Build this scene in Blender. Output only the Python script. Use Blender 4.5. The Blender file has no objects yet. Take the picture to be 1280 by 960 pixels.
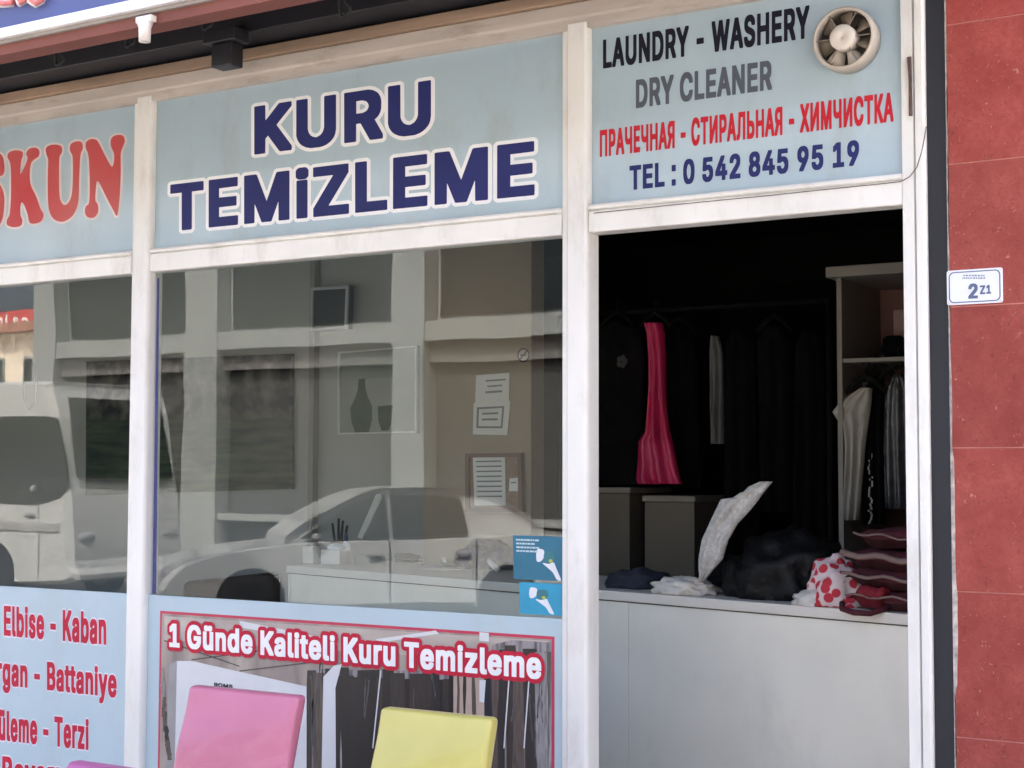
import bpy, bmesh, math, random
from mathutils import Vector, Matrix, noise
from mathutils.geometry import delaunay_2d_cdt
random.seed(7)
scene = bpy.context.scene
C = scene.collection

# ------------------------------------------------------------------ camera
F_PX, YAW, PITCH, ROLL = 1934.0, math.radians(31.41), math.radians(3.30), math.radians(0.14)
CAM = Vector((0.0, -4.35, 1.55))
_fw = Vector((-math.sin(YAW) * math.cos(PITCH), math.cos(YAW) * math.cos(PITCH), math.sin(PITCH)))
_rt0 = Vector((math.cos(YAW), math.sin(YAW), 0))
_up0 = _rt0.cross(_fw)
RT = _rt0 * math.cos(ROLL) + _up0 * math.sin(ROLL)
UP = -_rt0 * math.sin(ROLL) + _up0 * math.cos(ROLL)
cam_d = bpy.data.cameras.new('camera')
cam_d.sensor_width = 36
cam_d.lens = 36 * F_PX / 1280
cam_d.clip_start = 0.05
cam_d.clip_end = 2000
cam = bpy.data.objects.new('camera', cam_d)
C.objects.link(cam)
m3 = Matrix((RT, UP, -_fw)).transposed()
cam.matrix_world = Matrix.Translation(CAM) @ m3.to_4x4()
scene.camera = cam

# ------------------------------------------------------------------ light
SUN_EL, SUN_AZ = math.radians(54), math.radians(14)      # azimuth measured from +Y (behind the shop)
world = bpy.data.worlds.new('World')
scene.world = world
world.use_nodes = True
wn = world.node_tree
bg = wn.nodes['Background']
sky = wn.nodes.new('ShaderNodeTexSky')
sky.sky_type = 'NISHITA'
sky.sun_disc = False
sky.sun_elevation = SUN_EL
sky.sun_rotation = SUN_AZ
wn.links.new(sky.outputs[0], bg.inputs[0])
sky.air_density = 0.5
sky.dust_density = 10.0
sky.ozone_density = 0.4
bg.inputs[1].default_value = 0.15
sd = bpy.data.lights.new('sun', 'SUN')
sd.energy = 2.1
sd.angle = math.radians(0.5)
sd.color = (1.0, 0.95, 0.89)
sun = bpy.data.objects.new('sun', sd)
C.objects.link(sun)
sdir = Vector((math.sin(SUN_AZ) * math.cos(SUN_EL), math.cos(SUN_AZ) * math.cos(SUN_EL), math.sin(SUN_EL)))
sun.rotation_euler = (-sdir).to_track_quat('-Z', 'Y').to_euler()
sun.location = (0, 10, 20)
scene.view_settings.view_transform = 'Standard'
scene.view_settings.look = 'None'
scene.view_settings.gamma = 1
scene.view_settings.use_curve_mapping = False
scene.view_settings.exposure = 3.2
scene.render.engine = 'CYCLES'
scene.cycles.max_bounces = 10
scene.cycles.diffuse_bounces = 5
scene.cycles.transparent_max_bounces = 16
scene.cycles.caustics_reflective = False
scene.cycles.caustics_refractive = False

# ------------------------------------------------------------------ helpers
def at(px, py, Y=0.0):
    """the point of the plane y = Y that the photograph shows at pixel (px, py)"""
    d = _fw + RT * ((px - 640) / F_PX) + UP * ((480 - py) / F_PX)
    return CAM + d * ((Y - CAM.y) / d.y)

def mirrored(px, py, D):
    """a point D metres in front of the shop window, seen mirrored in the glass at (px, py)"""
    p = at(px, py, D)
    return Vector((p.x, -p.y, p.z))

MATS = {}
def mat(name, col, rough=0.6, spec=0.5, metal=0.0, var=0.12, scale=6.0, bump=0.0, bscale=40.0, coat=0.0, col2=None, detail=5.0, stretch=None):
    if name in MATS:
        return MATS[name]
    m = bpy.data.materials.new(name)
    m.use_nodes = True
    nt = m.node_tree
    b = nt.nodes['Principled BSDF']
    tc = nt.nodes.new('ShaderNodeTexCoord')
    mp = nt.nodes.new('ShaderNodeMapping')
    nt.links.new(tc.outputs['Object'], mp.inputs[0])
    if stretch:
        mp.inputs['Scale'].default_value = stretch
    nz = nt.nodes.new('ShaderNodeTexNoise')
    nz.inputs['Scale'].default_value = scale
    nz.inputs['Detail'].default_value = detail
    nt.links.new(mp.outputs[0], nz.inputs['Vector'])
    rp = nt.nodes.new('ShaderNodeValToRGB')
    lo = col2 if col2 else tuple(c * (1 - var) for c in col)
    hi = col if col2 else tuple(min(1, c * (1 + var)) for c in col)
    rp.color_ramp.elements[0].color = (*lo, 1)
    rp.color_ramp.elements[1].color = (*hi, 1)
    rp.color_ramp.elements[0].position = 0.3
    rp.color_ramp.elements[1].position = 0.7
    nt.links.new(nz.outputs[0], rp.inputs[0])
    nt.links.new(rp.outputs[0], b.inputs['Base Color'])
    b.inputs['Roughness'].default_value = rough
    b.inputs['Specular IOR Level'].default_value = spec
    b.inputs['Metallic'].default_value = metal
    b.inputs['Coat Weight'].default_value = coat
    b.inputs['Coat Roughness'].default_value = 0.06
    if bump:
        n2 = nt.nodes.new('ShaderNodeTexNoise')
        n2.inputs['Scale'].default_value = bscale
        n2.inputs['Detail'].default_value = 4
        nt.links.new(mp.outputs[0], n2.inputs['Vector'])
        bp = nt.nodes.new('ShaderNodeBump')
        bp.inputs['Strength'].default_value = bump
        bp.inputs['Distance'].default_value = 0.01
        nt.links.new(n2.outputs[0], bp.inputs['Height'])
        nt.links.new(bp.outputs[0], b.inputs['Normal'])
    MATS[name] = m
    return m

def glass_mat(name, tint=(0.93, 0.96, 0.95), f0=0.045):
    m = bpy.data.materials.new(name)
    m.use_nodes = True
    nt = m.node_tree
    nt.nodes.remove(nt.nodes['Principled BSDF'])
    out = nt.nodes['Material Output']
    tr = nt.nodes.new('ShaderNodeBsdfTransparent'); tr.inputs[0].default_value = (*tint, 1)
    gl = nt.nodes.new('ShaderNodeBsdfGlossy'); gl.inputs['Roughness'].default_value = 0.0
    lw = nt.nodes.new('ShaderNodeLayerWeight'); lw.inputs['Blend'].default_value = 0.5
    pw = nt.nodes.new('ShaderNodeMath'); pw.operation = 'POWER'; pw.inputs[1].default_value = 5
    ma = nt.nodes.new('ShaderNodeMath'); ma.operation = 'MULTIPLY_ADD'; ma.inputs[1].default_value = 0.95; ma.inputs[2].default_value = f0
    mx = nt.nodes.new('ShaderNodeMixShader')
    nt.links.new(lw.outputs['Facing'], pw.inputs[0]); nt.links.new(pw.outputs[0], ma.inputs[0])
    nt.links.new(ma.outputs[0], mx.inputs[0]); nt.links.new(tr.outputs[0], mx.inputs[1]); nt.links.new(gl.outputs[0], mx.inputs[2])
    tc = nt.nodes.new('ShaderNodeTexCoord'); nz = nt.nodes.new('ShaderNodeTexNoise'); nz.inputs['Scale'].default_value = 1.6; nz.inputs['Detail'].default_value = 1.0
    bp = nt.nodes.new('ShaderNodeBump'); bp.inputs['Strength'].default_value = 0.5; bp.inputs['Distance'].default_value = 0.0016
    nt.links.new(tc.outputs['Object'], nz.inputs['Vector']); nt.links.new(nz.outputs[0], bp.inputs['Height']); nt.links.new(bp.outputs[0], gl.inputs['Normal'])
    nt.links.new(mx.outputs[0], out.inputs[0])
    MATS[name] = m
    return m

class Geo:
    """collects faces; becomes ONE mesh object"""
    def __init__(self):
        self.v, self.f = [], []
    def add(self, vs, fs):
        o = len(self.v)
        self.v += [Vector(p) for p in vs]
        self.f += [tuple(i + o for i in f) for f in fs]
        return self
    def box(self, lo, hi):
        x0, y0, z0 = lo; x1, y1, z1 = hi
        return self.add([(x0,y0,z0),(x1,y0,z0),(x1,y1,z0),(x0,y1,z0),(x0,y0,z1),(x1,y0,z1),(x1,y1,z1),(x0,y1,z1)],
                        [(0,3,2,1),(4,5,6,7),(0,1,5,4),(1,2,6,5),(2,3,7,6),(3,0,4,7)])
    def prism(self, poly, ext):
        """closed polygon (3-D points) pushed along ext"""
        n = len(poly); e = Vector(ext)
        a = [Vector(p) for p in poly]
        return self.add(a + [p + e for p in a], [tuple(range(n - 1, -1, -1)), tuple(range(n, 2 * n))] + [(i, (i + 1) % n, n + (i + 1) % n, n + i) for i in range(n)])
    def sheet(self, poly):
        return self.add(poly, [tuple(range(len(poly)))])
    def tube(self, pts, r, n=8, closed=False):
        pts = [Vector(p) for p in pts]
        rings = []
        k = len(pts)
        rr = r if isinstance(r, (list, tuple)) else [r] * k
        ref = None
        for i, p in enumerate(pts):
            a = pts[i - 1] if (i > 0 or closed) else p
            b = pts[(i + 1) % k] if (i < k - 1 or closed) else p
            t = (b - a).normalized()
            if ref is None:
                ref = Vector((0, 0, 1)) if abs(t.z) < 0.9 else Vector((1, 0, 0))
            s = t.cross(ref).normalized(); u = s.cross(t); ref = u
            rings.append([p + (s * math.cos(2 * math.pi * j / n) + u * math.sin(2 * math.pi * j / n)) * rr[i] for j in range(n)])
        vs = [p for r_ in rings for p in r_]
        fs = []
        m = k if closed else k - 1
        for i in range(m):
            for j in range(n):
                a, b = i * n + j, i * n + (j + 1) % n
                c, d = ((i + 1) % k) * n + (j + 1) % n, ((i + 1) % k) * n + j
                fs.append((a, b, c, d))
        if not closed:
            fs.append(tuple(range(n - 1, -1, -1))); fs.append(tuple(range((k - 1) * n, k * n)))
        return self.add(vs, fs)
    def lathe(self, prof, centre, axis='y', n=32):
        """prof: (radius, offset along axis) pairs, closed ring profile"""
        vs, fs = [], []
        k = len(prof)
        for i in range(n):
            a = 2 * math.pi * i / n
            for r, h in prof:
                c, s = r * math.cos(a), r * math.sin(a)
                p = {'y': (c, h, s), 'z': (c, s, h), 'x': (h, c, s)}[axis]
                vs.append(Vector(centre) + Vector(p))
        for i in range(n):
            for j in range(k):
                fs.append((i * k + j, i * k + (j + 1) % k, ((i + 1) % n) * k + (j + 1) % k, ((i + 1) % n) * k + j))
        return self.add(vs, fs)
    def disc(self, centre, r, ext, n=32, rx=None):
        c = Vector(centre)
        return self.prism([c + Vector(((rx or r) * math.cos(2 * math.pi * i / n), 0, r * math.sin(2 * math.pi * i / n))) for i in range(n)], ext)
    def loft(self, rings, cap=True):
        n = len(rings[0]); vs = [p for r in rings for p in r]; fs = []
        for i in range(len(rings) - 1):
            for j in range(n):
                fs.append((i * n + j, i * n + (j + 1) % n, (i + 1) * n + (j + 1) % n, (i + 1) * n + j))
        if cap:
            fs.append(tuple(range(n - 1, -1, -1))); fs.append(tuple(range((len(rings) - 1) * n, len(rings) * n)))
        return self.add(vs, fs)

def smooth_prof(pts, n=4):
    out = []
    k = len(pts)
    for i in range(k):
        p0, p1, p2, p3 = pts[i - 1], pts[i], pts[(i + 1) % k], pts[(i + 2) % k]
        for j in range(n):
            t = j / n
            out.append(tuple(0.5 * (2 * b + (c - a) * t + (2 * a - 5 * b + 4 * c - d) * t * t + (-a + 3 * b - 3 * c + d) * t ** 3) for a, b, c, d in zip(p0, p1, p2, p3)))
    return out

def world_loc(o):
    p = Vector((0, 0, 0))
    while o:
        p += o.location; o = o.parent
    return p

def obj(name, geo, m, parent=None, bevel=0.0, smooth=False, label=None, cat=None, group=None, kind=None, seg=2):
    me = bpy.data.meshes.new(name)
    off = world_loc(parent) if parent else Vector((0, 0, 0))
    if parent is None and kind != 'structure' and geo.v:
        xs = [v.x for v in geo.v]; ys = [v.y for v in geo.v]; zs = [v.z for v in geo.v]
        off = Vector(((min(xs) + max(xs)) / 2, (min(ys) + max(ys)) / 2, min(zs)))
    me.from_pydata([v - off for v in geo.v], [], geo.f)
    bm = bmesh.new(); bm.from_mesh(me)
    bmesh.ops.recalc_face_normals(bm, faces=bm.faces)
    bm.to_mesh(me); bm.free()
    me.materials.append(m)
    o = bpy.data.objects.new(name, me)
    C.objects.link(o)
    if parent:
        o.parent = parent
    else:
        o.location = off
    if smooth:
        for p in me.polygons: p.use_smooth = True
    if bevel:
        md = o.modifiers.new('bevel', 'BEVEL'); md.width = bevel; md.segments = seg; md.limit_method = 'ANGLE'
        md.angle_limit = math.radians(35)
        for p in me.polygons: p.use_smooth = True
        wnm = o.modifiers.new('wn', 'WEIGHTED_NORMAL'); wnm.keep_sharp = False
    if label: o['label'] = label
    if cat: o['category'] = cat
    if group: o['group'] = group
    if kind: o['kind'] = kind
    return o

def thing(name, label, cat, loc, group=None):
    o = bpy.data.objects.new(name, None)
    o.empty_display_size = 0.1
    C.objects.link(o)
    o.location = loc
    o['label'] = label; o['category'] = cat
    if group: o['group'] = group
    return o

# ---- lettering: bold sans glyph outlines (in thousandths of an em: x,y x,y ... | next contour), laid on a quad of the sign
GLYPHS = {
    ' ': (0.20777740001678466, ''),
    '-': (0.503, '76,263 76,169 85,161 361,160 366,161 374,169 374,263 365,271 89,272 84,271'),
    '0': (0.503, '151,-29 175,-34 279,-34 309,-27 329,-19 369,8 393,34 413,69 429,113 442,185 444,289 438,355 427,401 417,429 404,457 384,485 367,502 337,523 297,539 265,544 187,544 149,537 113,521 89,504 59,472 37,431 25,397 14,349 10,309 10,199 16,147 27,103 48,53 66,27 89,4 107,-9 129,-21|225,426 231,425 247,417 260,405 273,387 284,367 298,321 306,257 300,197 293,169 283,141 275,125 259,102 249,93 227,82 215,86 202,95 189,108 174,133 161,167 155,191 148,237 148,273 152,305 159,335 171,369 179,385 198,411 209,419'),
    '1': (0.503, '427,-21 427,75 417,82 319,82 314,85 313,529 301,536 167,535 49,449 48,341 49,337 59,330 115,330 167,367 173,369 174,85 169,82 51,82 45,80 39,75 38,71 39,-21 51,-28 415,-28'),
    '2': (0.503, '34,-27 415,-28 427,-21 428,73 427,77 419,83 239,85 244,95 322,175 371,232 400,275 407,291 416,319 420,353 420,391 418,417 409,447 399,467 387,484 369,502 335,525 297,539 267,544 185,544 157,540 123,529 101,517 70,493 49,465 33,427 28,403 28,343 37,335 157,335 166,343 169,371 183,402 199,417 223,428 243,421 257,412 269,397 280,371 275,355 263,331 242,301 27,69 26,-17 27,-21'),
    '4': (0.503, '339,535 219,536 207,528 2,179 2,87 11,79 243,77 244,-19 255,-28 371,-27 380,-19 381,77 441,78 452,87 451,183 441,190 385,190 380,193 379,339 369,346 273,346 268,349 347,485 348,527|243,304 243,191 177,191 177,195 185,209 237,297'),
    '5': (0.503, '395,535 71,536 59,529 56,519 30,287 31,231 41,224 91,218 157,218 189,237 215,245 225,243 249,231 264,217 281,187 288,165 281,137 273,121 260,103 247,93 221,82 195,93 182,103 166,127 159,151 151,157 35,158 23,151 22,97 36,53 55,24 66,13 103,-13 143,-29 167,-34 273,-34 287,-32 317,-23 353,-3 371,10 389,28 405,51 417,75 428,117 428,209 419,247 399,288 383,308 364,325 343,339 313,353 271,362 183,361 182,363 186,413 191,424 391,424 397,426 403,431 404,435 404,525 403,529'),
    '8': (0.503, '145,537 107,521 77,500 62,485 51,469 37,437 32,411 32,349 34,335 39,317 49,295 68,269 39,237 27,218 19,195 14,171 14,101 19,77 33,45 44,29 61,12 95,-11 135,-27 171,-34 283,-34 331,-23 361,-9 379,3 410,31 429,63 438,93 438,175 433,197 426,217 413,237 383,269 403,295 413,317 418,335 420,349 420,411 415,437 401,469 387,488 357,513 319,533 297,540 267,544 185,544|296,139 287,117 269,96 251,87 227,80 201,87 183,96 165,117 156,139 167,165 187,188 209,199 225,204 243,199 265,188 285,165|225,322 207,328 194,337 182,353 174,377 181,395 194,413 211,423 227,428 249,419 261,410 274,391 278,375 274,361 262,343 249,331'),
    '9': (0.503, '103,-27 227,-28 239,-21 373,177 393,211 411,249 419,273 426,305 426,395 417,431 403,461 387,484 369,502 352,515 317,533 295,540 265,544 185,544 141,535 111,521 83,502 61,480 39,443 31,419 26,395 26,309 31,283 45,247 67,216 99,191 139,173 189,165 187,159 95,25 94,-19|227,428 253,415 268,399 281,375 288,351 281,327 266,301 251,287 227,276 205,285 190,297 174,321 166,347 166,357 171,373 185,400 203,417'),
    ':': (0.238, '175,-25 175,107 163,114 29,114 17,107 17,-25 29,-32 163,-32|175,305 175,437 163,444 29,444 17,437 17,305 29,298 163,298'),
    'A': (0.53, '-21,-21 -9,-28 116,-27 124,-19 169,109 175,114 307,113 311,107 356,-19 365,-27 487,-28 499,-21 499,27 317,523 305,535 175,536 163,529 -19,29 -22,19|239,306 265,235 267,229 265,226 215,226 211,228 235,299'),
    'B': (0.506, '29,534 23,529 22,525 23,-21 35,-28 301,-28 349,-19 371,-12 399,5 419,20 437,43 451,77 456,103 456,173 449,205 431,240 420,253 403,267 427,302 436,337 436,411 425,451 413,473 395,494 365,515 331,529 299,536 35,536|163,201 239,202 277,189 300,169 313,143 313,133 305,117 297,106 287,99 255,88 241,86 163,87|163,315 163,423 223,424 255,417 273,408 287,391 294,375 293,365 280,341 263,327 245,319 225,314'),
    'C': (0.56, '407,-7 456,29 485,67 501,101 510,131 509,181 497,188 379,187 371,181 353,139 342,123 327,108 300,93 281,87 269,84 253,87 227,97 203,112 181,136 165,163 153,193 146,219 142,249 144,279 151,309 161,337 186,379 215,405 239,417 267,425 291,419 325,402 351,373 359,359 371,327 379,321 501,321 510,329 510,377 499,413 485,441 463,472 447,488 421,507 389,525 341,540 309,544 227,544 205,542 161,531 123,513 85,486 66,467 51,447 27,405 13,365 8,345 2,295 2,213 4,189 15,137 35,87 57,52 81,26 127,-7 169,-25 211,-34 325,-34 365,-25'),
    'D': (0.552, '29,-26 35,-28 271,-28 315,-22 351,-11 391,9 427,36 449,60 465,85 475,105 485,131 494,165 500,217 498,321 485,379 465,425 438,463 398,497 377,510 345,523 313,532 285,536 35,536 23,529 22,-17 23,-21|163,423 205,424 237,420 271,409 297,395 322,371 337,347 345,329 356,293 360,267 360,243 351,199 337,163 322,139 298,115 267,99 239,90 213,86 167,86 162,89'),
    'E': (0.469, '30,-27 401,-28 413,-21 414,75 413,79 405,85 167,86 163,87 162,91 163,199 381,200 393,207 394,211 394,305 385,313 163,315 163,423 401,425 409,431 410,435 410,527 402,535 35,536 23,529 22,-17 23,-21'),
    'G': (0.57, '123,-5 169,-25 211,-34 325,-34 351,-30 385,-19 424,1 449,20 468,39 491,73 509,119 516,159 516,273 515,277 507,283 257,284 245,277 245,179 255,172 363,172 368,169 353,137 331,110 301,93 273,84 247,89 233,94 211,107 192,123 173,149 160,173 146,219 142,249 144,279 151,309 160,337 183,376 205,398 221,409 243,419 259,424 273,424 299,415 318,405 329,396 345,378 358,357 370,329 379,321 499,320 511,327 512,373 505,399 489,435 457,478 407,515 359,535 327,542 307,544 225,544 191,540 149,527 108,505 73,476 41,433 25,401 17,379 4,321 2,213 6,173 17,129 39,79 66,41 85,22'),
    'H': (0.567, '487,-26 493,-21 494,-17 493,529 483,536 367,536 355,529 353,317 167,316 163,317 162,321 161,529 149,536 35,536 29,534 23,529 22,525 23,-21 33,-28 149,-28 161,-21 163,203 349,204 353,203 354,199 355,-21 367,-28 481,-28'),
    'K': (0.517, '485,-21 486,19 483,27 300,285 316,305 479,478 484,487 483,529 471,536 333,535 315,520 190,383 163,357 161,529 149,536 35,536 29,534 23,529 22,525 23,-21 35,-28 151,-28 161,-21 162,143 193,174 325,-10 333,-20 342,-27 473,-28'),
    'L': (0.443, '31,535 23,529 22,525 23,-21 35,-28 392,-27 400,-19 400,75 399,79 391,85 163,87 162,527 151,536'),
    'M': (0.678, '605,529 593,536 451,536 437,527 315,214 191,527 177,536 35,536 23,529 23,-21 33,-28 147,-28 159,-21 161,192 167,181 247,-19 257,-27 367,-28 379,-21 461,185 465,190 467,-21 479,-28 595,-28 605,-21'),
    'N': (0.573, '501,-21 501,529 491,536 373,536 361,529 359,243 353,249 175,529 163,536 35,536 23,529 23,-21 33,-28 149,-28 161,-21 163,266 175,251 348,-21 361,-28 489,-28'),
    'O': (0.583, '391,-15 413,-3 442,17 474,49 498,85 507,105 519,139 530,195 530,311 524,351 509,399 493,431 481,449 452,483 411,513 373,531 341,540 309,544 227,544 193,540 151,527 110,505 83,484 68,469 51,447 35,421 23,395 13,365 2,297 2,211 9,161 21,119 31,95 53,58 79,28 131,-9 169,-25 209,-34 321,-34 365,-25|267,425 295,417 325,401 353,372 367,349 379,321 388,287 392,255 383,201 375,177 357,142 333,114 317,103 293,91 269,84 241,91 213,105 201,114 181,136 165,163 157,181 148,209 142,249 144,279 151,309 161,338 179,370 205,398 215,405 239,417'),
    'R': (0.499, '30,535 23,529 22,525 23,-21 35,-28 151,-28 161,-21 162,167 167,170 207,170 213,167 307,-7 315,-21 321,-26 327,-28 453,-28 459,-26 466,-19 465,23 373,193 407,220 423,241 437,269 446,303 448,381 444,413 435,441 415,476 399,492 369,513 343,525 309,534 293,536|163,423 219,424 235,422 259,415 277,406 293,387 299,375 305,353 301,335 290,313 275,299 241,286 229,284 163,285'),
    'S': (0.497, '79,-9 121,-27 163,-36 283,-36 299,-34 345,-21 369,-9 401,14 414,27 432,53 441,79 446,99 446,179 439,206 429,225 416,243 389,265 347,289 309,303 237,323 191,340 177,348 165,360 157,375 165,393 180,411 201,421 227,428 259,417 271,410 284,397 291,385 299,359 309,351 425,350 431,352 438,359 438,413 429,446 421,461 401,488 378,507 351,524 321,535 271,544 185,544 143,538 110,527 72,505 42,477 28,455 19,431 14,409 14,337 25,299 42,273 70,249 105,229 155,211 219,193 271,174 285,166 296,155 304,139 295,119 279,101 257,89 229,80 219,80 191,89 170,101 155,119 145,143 143,154 133,163 8,163 0,155 0,111 7,77 13,61 34,27 49,12'),
    'T': (0.499, '165,-28 283,-28 293,-21 294,421 299,424 441,424 447,426 453,431 454,435 454,525 453,529 445,535 7,536 -5,529 -6,435 -5,431 2,425 149,424 154,421 154,-17 155,-21'),
    'U': (0.567, '489,534 483,536 367,536 355,529 354,183 352,171 345,149 337,133 328,119 312,103 285,89 259,82 223,93 197,110 176,139 169,157 164,175 162,191 161,529 149,536 33,536 23,529 22,137 24,119 37,77 57,43 77,20 104,-1 143,-21 189,-34 207,-36 309,-36 327,-34 375,-21 403,-7 433,14 463,46 474,63 487,95 496,147 496,525 495,529'),
    'W': (0.736, '707,529 695,536 575,536 565,529 495,259 493,252 491,252 419,525 409,535 281,536 269,529 197,261 193,253 121,527 107,536 -11,536 -21,529 -21,485 117,-21 129,-28 255,-28 269,-19 337,231 343,247 347,237 417,-19 431,-28 555,-28 568,-21 707,485'),
    'Y': (0.522, '295,-28 305,-21 306,-17 307,187 487,477 492,487 491,529 479,536 350,535 341,527 237,359 225,375 135,521 122,535 -11,535 -20,527 -19,483 165,187 167,-21 177,-28'),
    'Z': (0.488, '431,-26 437,-21 438,-17 438,75 437,79 429,85 199,86 195,87 194,89 431,435 434,443 433,529 421,536 15,536 9,534 3,529 2,525 2,435 3,431 11,425 241,424 245,421 7,73 4,65 5,-21 17,-28 425,-28'),
    'a': (0.439, '373,-21 374,297 365,331 348,361 324,383 299,398 269,407 241,412 145,412 117,407 91,399 67,387 33,362 17,341 5,317 5,269 13,263 69,246 116,245 113,242 75,233 41,217 13,194 1,175 -8,141 -8,75 1,39 18,11 29,0 57,-20 87,-31 109,-36 211,-36 245,-28 363,-28|234,143 231,126 214,99 201,89 185,81 171,77 159,81 145,88 135,103 135,107 140,115 149,123 161,129 201,140|133,247 151,274 161,284 177,294 193,299 217,290 227,277 232,265 231,261 215,256'),
    'b': (0.474, '23,535 15,529 14,525 15,-21 25,-28 137,-28 145,-26 181,-36 275,-36 307,-29 335,-17 365,4 382,21 395,39 413,75 424,113 428,143 428,233 426,253 411,307 399,331 384,353 362,375 335,393 301,407 277,412 181,412 153,408 152,525 151,529 143,535|219,298 229,295 248,285 267,261 283,223 289,189 283,155 267,117 247,92 231,83 221,80 209,83 195,91 177,111 161,143 152,181 152,199 159,229 173,261 191,284'),
    'd': (0.474, '401,535 281,535 273,529 272,525 271,408 243,412 149,412 111,403 83,389 59,372 42,355 21,323 7,289 -4,231 -4,147 0,115 13,71 31,37 55,8 87,-15 125,-31 151,-36 243,-36 279,-26 287,-28 399,-28 409,-21 410,525 409,529|205,79 193,83 178,91 161,111 145,143 136,181 139,213 145,235 155,257 164,271 179,286 191,293 205,298 230,287 249,265 259,247 267,223 272,199 272,177 268,157 255,123 244,105 229,90'),
    'e': (0.454, '95,393 61,370 35,342 13,301 0,259 -4,227 -4,145 5,97 23,53 45,22 82,-9 105,-21 137,-32 163,-36 263,-36 303,-27 337,-11 359,4 382,27 397,53 402,65 402,109 401,113 395,118 335,134 279,134 267,125 261,113 245,92 229,83 209,78 177,92 159,111 144,139 149,142 397,142 403,144 409,149 410,153 408,251 401,285 393,309 383,329 361,360 330,385 303,399 277,408 253,412 155,412 117,403|149,250 160,269 177,286 205,298 216,295 235,284 247,269 257,251 253,248 153,248'),
    'g': (0.475, '402,407 289,408 277,404 243,412 149,412 135,410 117,405 91,394 58,371 36,347 21,323 5,283 -4,233 -4,151 0,119 15,73 39,34 54,19 98,-11 71,-13 16,-45 14,-51 14,-93 25,-112 38,-127 73,-153 115,-171 149,-178 261,-178 277,-176 305,-169 339,-155 369,-134 391,-107 405,-75 410,-49 410,397 409,401|145,-23 229,-24 265,-19 267,-21 263,-31 250,-49 231,-59 209,-66 187,-61 165,-49 147,-30|205,298 230,287 251,263 259,249 267,227 274,193 267,159 261,141 251,123 233,103 213,93 205,91 197,93 177,103 163,116 143,155 136,185 136,203 141,223 155,257 164,271 179,286 187,291'),
    'i': (0.217, '25,-28 141,-28 152,-19 152,397 151,401 141,408 25,408 14,399 14,-17 15,-21|9,441 19,430 35,419 53,414 115,414 127,417 139,423 156,437 164,453 164,513 159,525 137,545 119,552 49,552 31,545 14,533 4,513 4,453'),
    'l': (0.239, '25,536 15,529 14,525 14,57 19,29 29,7 43,-8 59,-19 79,-27 95,-30 185,-30 209,-25 218,-17 218,27 208,73 197,82 161,83 157,87 152,103 152,527 141,536'),
    'm': (0.66, '15,401 14,-17 15,-21 21,-26 27,-28 139,-28 151,-21 152,231 159,257 169,276 183,289 199,297 209,293 219,286 231,265 236,249 236,-17 237,-21 243,-26 249,-28 361,-28 373,-21 374,241 381,263 389,278 403,291 417,297 433,291 445,280 451,269 458,243 459,-21 471,-28 583,-28 593,-21 594,301 587,331 577,353 566,369 536,395 515,405 479,414 393,414 379,412 351,403 323,387 289,407 261,414 177,414 147,406 137,408 27,408'),
    'n': (0.46, '15,401 15,-21 25,-28 139,-28 151,-21 152,219 154,233 159,249 172,273 187,287 209,296 227,289 239,278 251,255 258,227 259,-21 271,-28 385,-28 395,-21 396,267 389,315 382,337 366,363 349,380 327,395 299,407 277,412 179,412 149,404 137,408 27,408'),
    'o': (0.465, '89,389 57,366 31,335 13,301 0,259 -4,227 -4,145 7,91 27,47 48,19 82,-9 109,-23 135,-32 161,-36 257,-36 289,-29 319,-17 353,6 383,38 401,71 414,111 420,169 418,241 409,283 393,321 376,347 350,373 319,394 281,408 257,412 157,412 125,405|209,298 235,286 250,271 259,257 275,217 280,183 271,145 251,107 233,89 207,78 181,90 164,107 155,121 141,157 136,177 136,195 147,237 163,268 173,279 189,291'),
    'r': (0.309, '23,-27 139,-28 151,-21 152,227 157,247 171,272 183,283 199,291 209,294 271,294 281,301 282,401 281,405 273,411 167,412 145,407 27,408 15,401 14,-17 15,-21'),
    's': (0.415, '291,398 271,405 239,412 137,412 123,410 97,403 71,391 39,368 23,347 15,331 10,315 8,249 15,217 28,193 52,171 85,153 201,121 214,115 223,105 221,98 209,87 197,81 181,77 154,89 141,105 131,127 121,134 59,134 6,121 -1,115 -2,111 -2,69 5,47 24,15 59,-13 97,-29 131,-36 231,-36 247,-34 275,-27 303,-15 331,4 353,29 363,49 368,65 370,129 363,163 350,187 326,209 297,225 275,233 181,257 160,267 153,277 156,283 165,291 189,300 208,291 223,271 229,259 241,250 303,250 349,261 361,269 362,313 349,343 336,363 323,376'),
    't': (0.277, '239,-27 249,-19 250,-15 250,31 239,75 229,82 175,83 166,99 164,111 164,295 165,299 169,300 231,300 241,307 242,399 231,408 165,409 164,491 155,499 35,499 26,491 25,409 -21,408 -31,401 -32,397 -31,307 -21,300 21,300 26,297 26,71 28,49 35,27 47,6 55,-2 73,-15 99,-27 123,-32 215,-32'),
    'u': (0.46, '15,401 14,105 16,85 25,51 37,27 48,11 74,-11 93,-21 119,-30 149,-34 213,-34 235,-32 263,-24 273,-28 383,-28 395,-21 395,401 385,408 271,408 259,401 258,163 256,149 249,127 238,107 217,89 201,83 179,93 167,106 159,123 152,149 151,401 139,408 25,408'),
    'y': (0.439, '19,-167 59,-174 121,-174 153,-169 181,-157 197,-146 210,-135 227,-111 247,-67 407,351 410,361 410,399 402,407 281,408 268,401 195,206 191,211 122,401 111,408 -7,408 -19,401 -20,357 -15,343 116,-1 108,-27 99,-43 90,-55 83,-58 35,-58 23,-67 10,-115 10,-159'),
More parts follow.
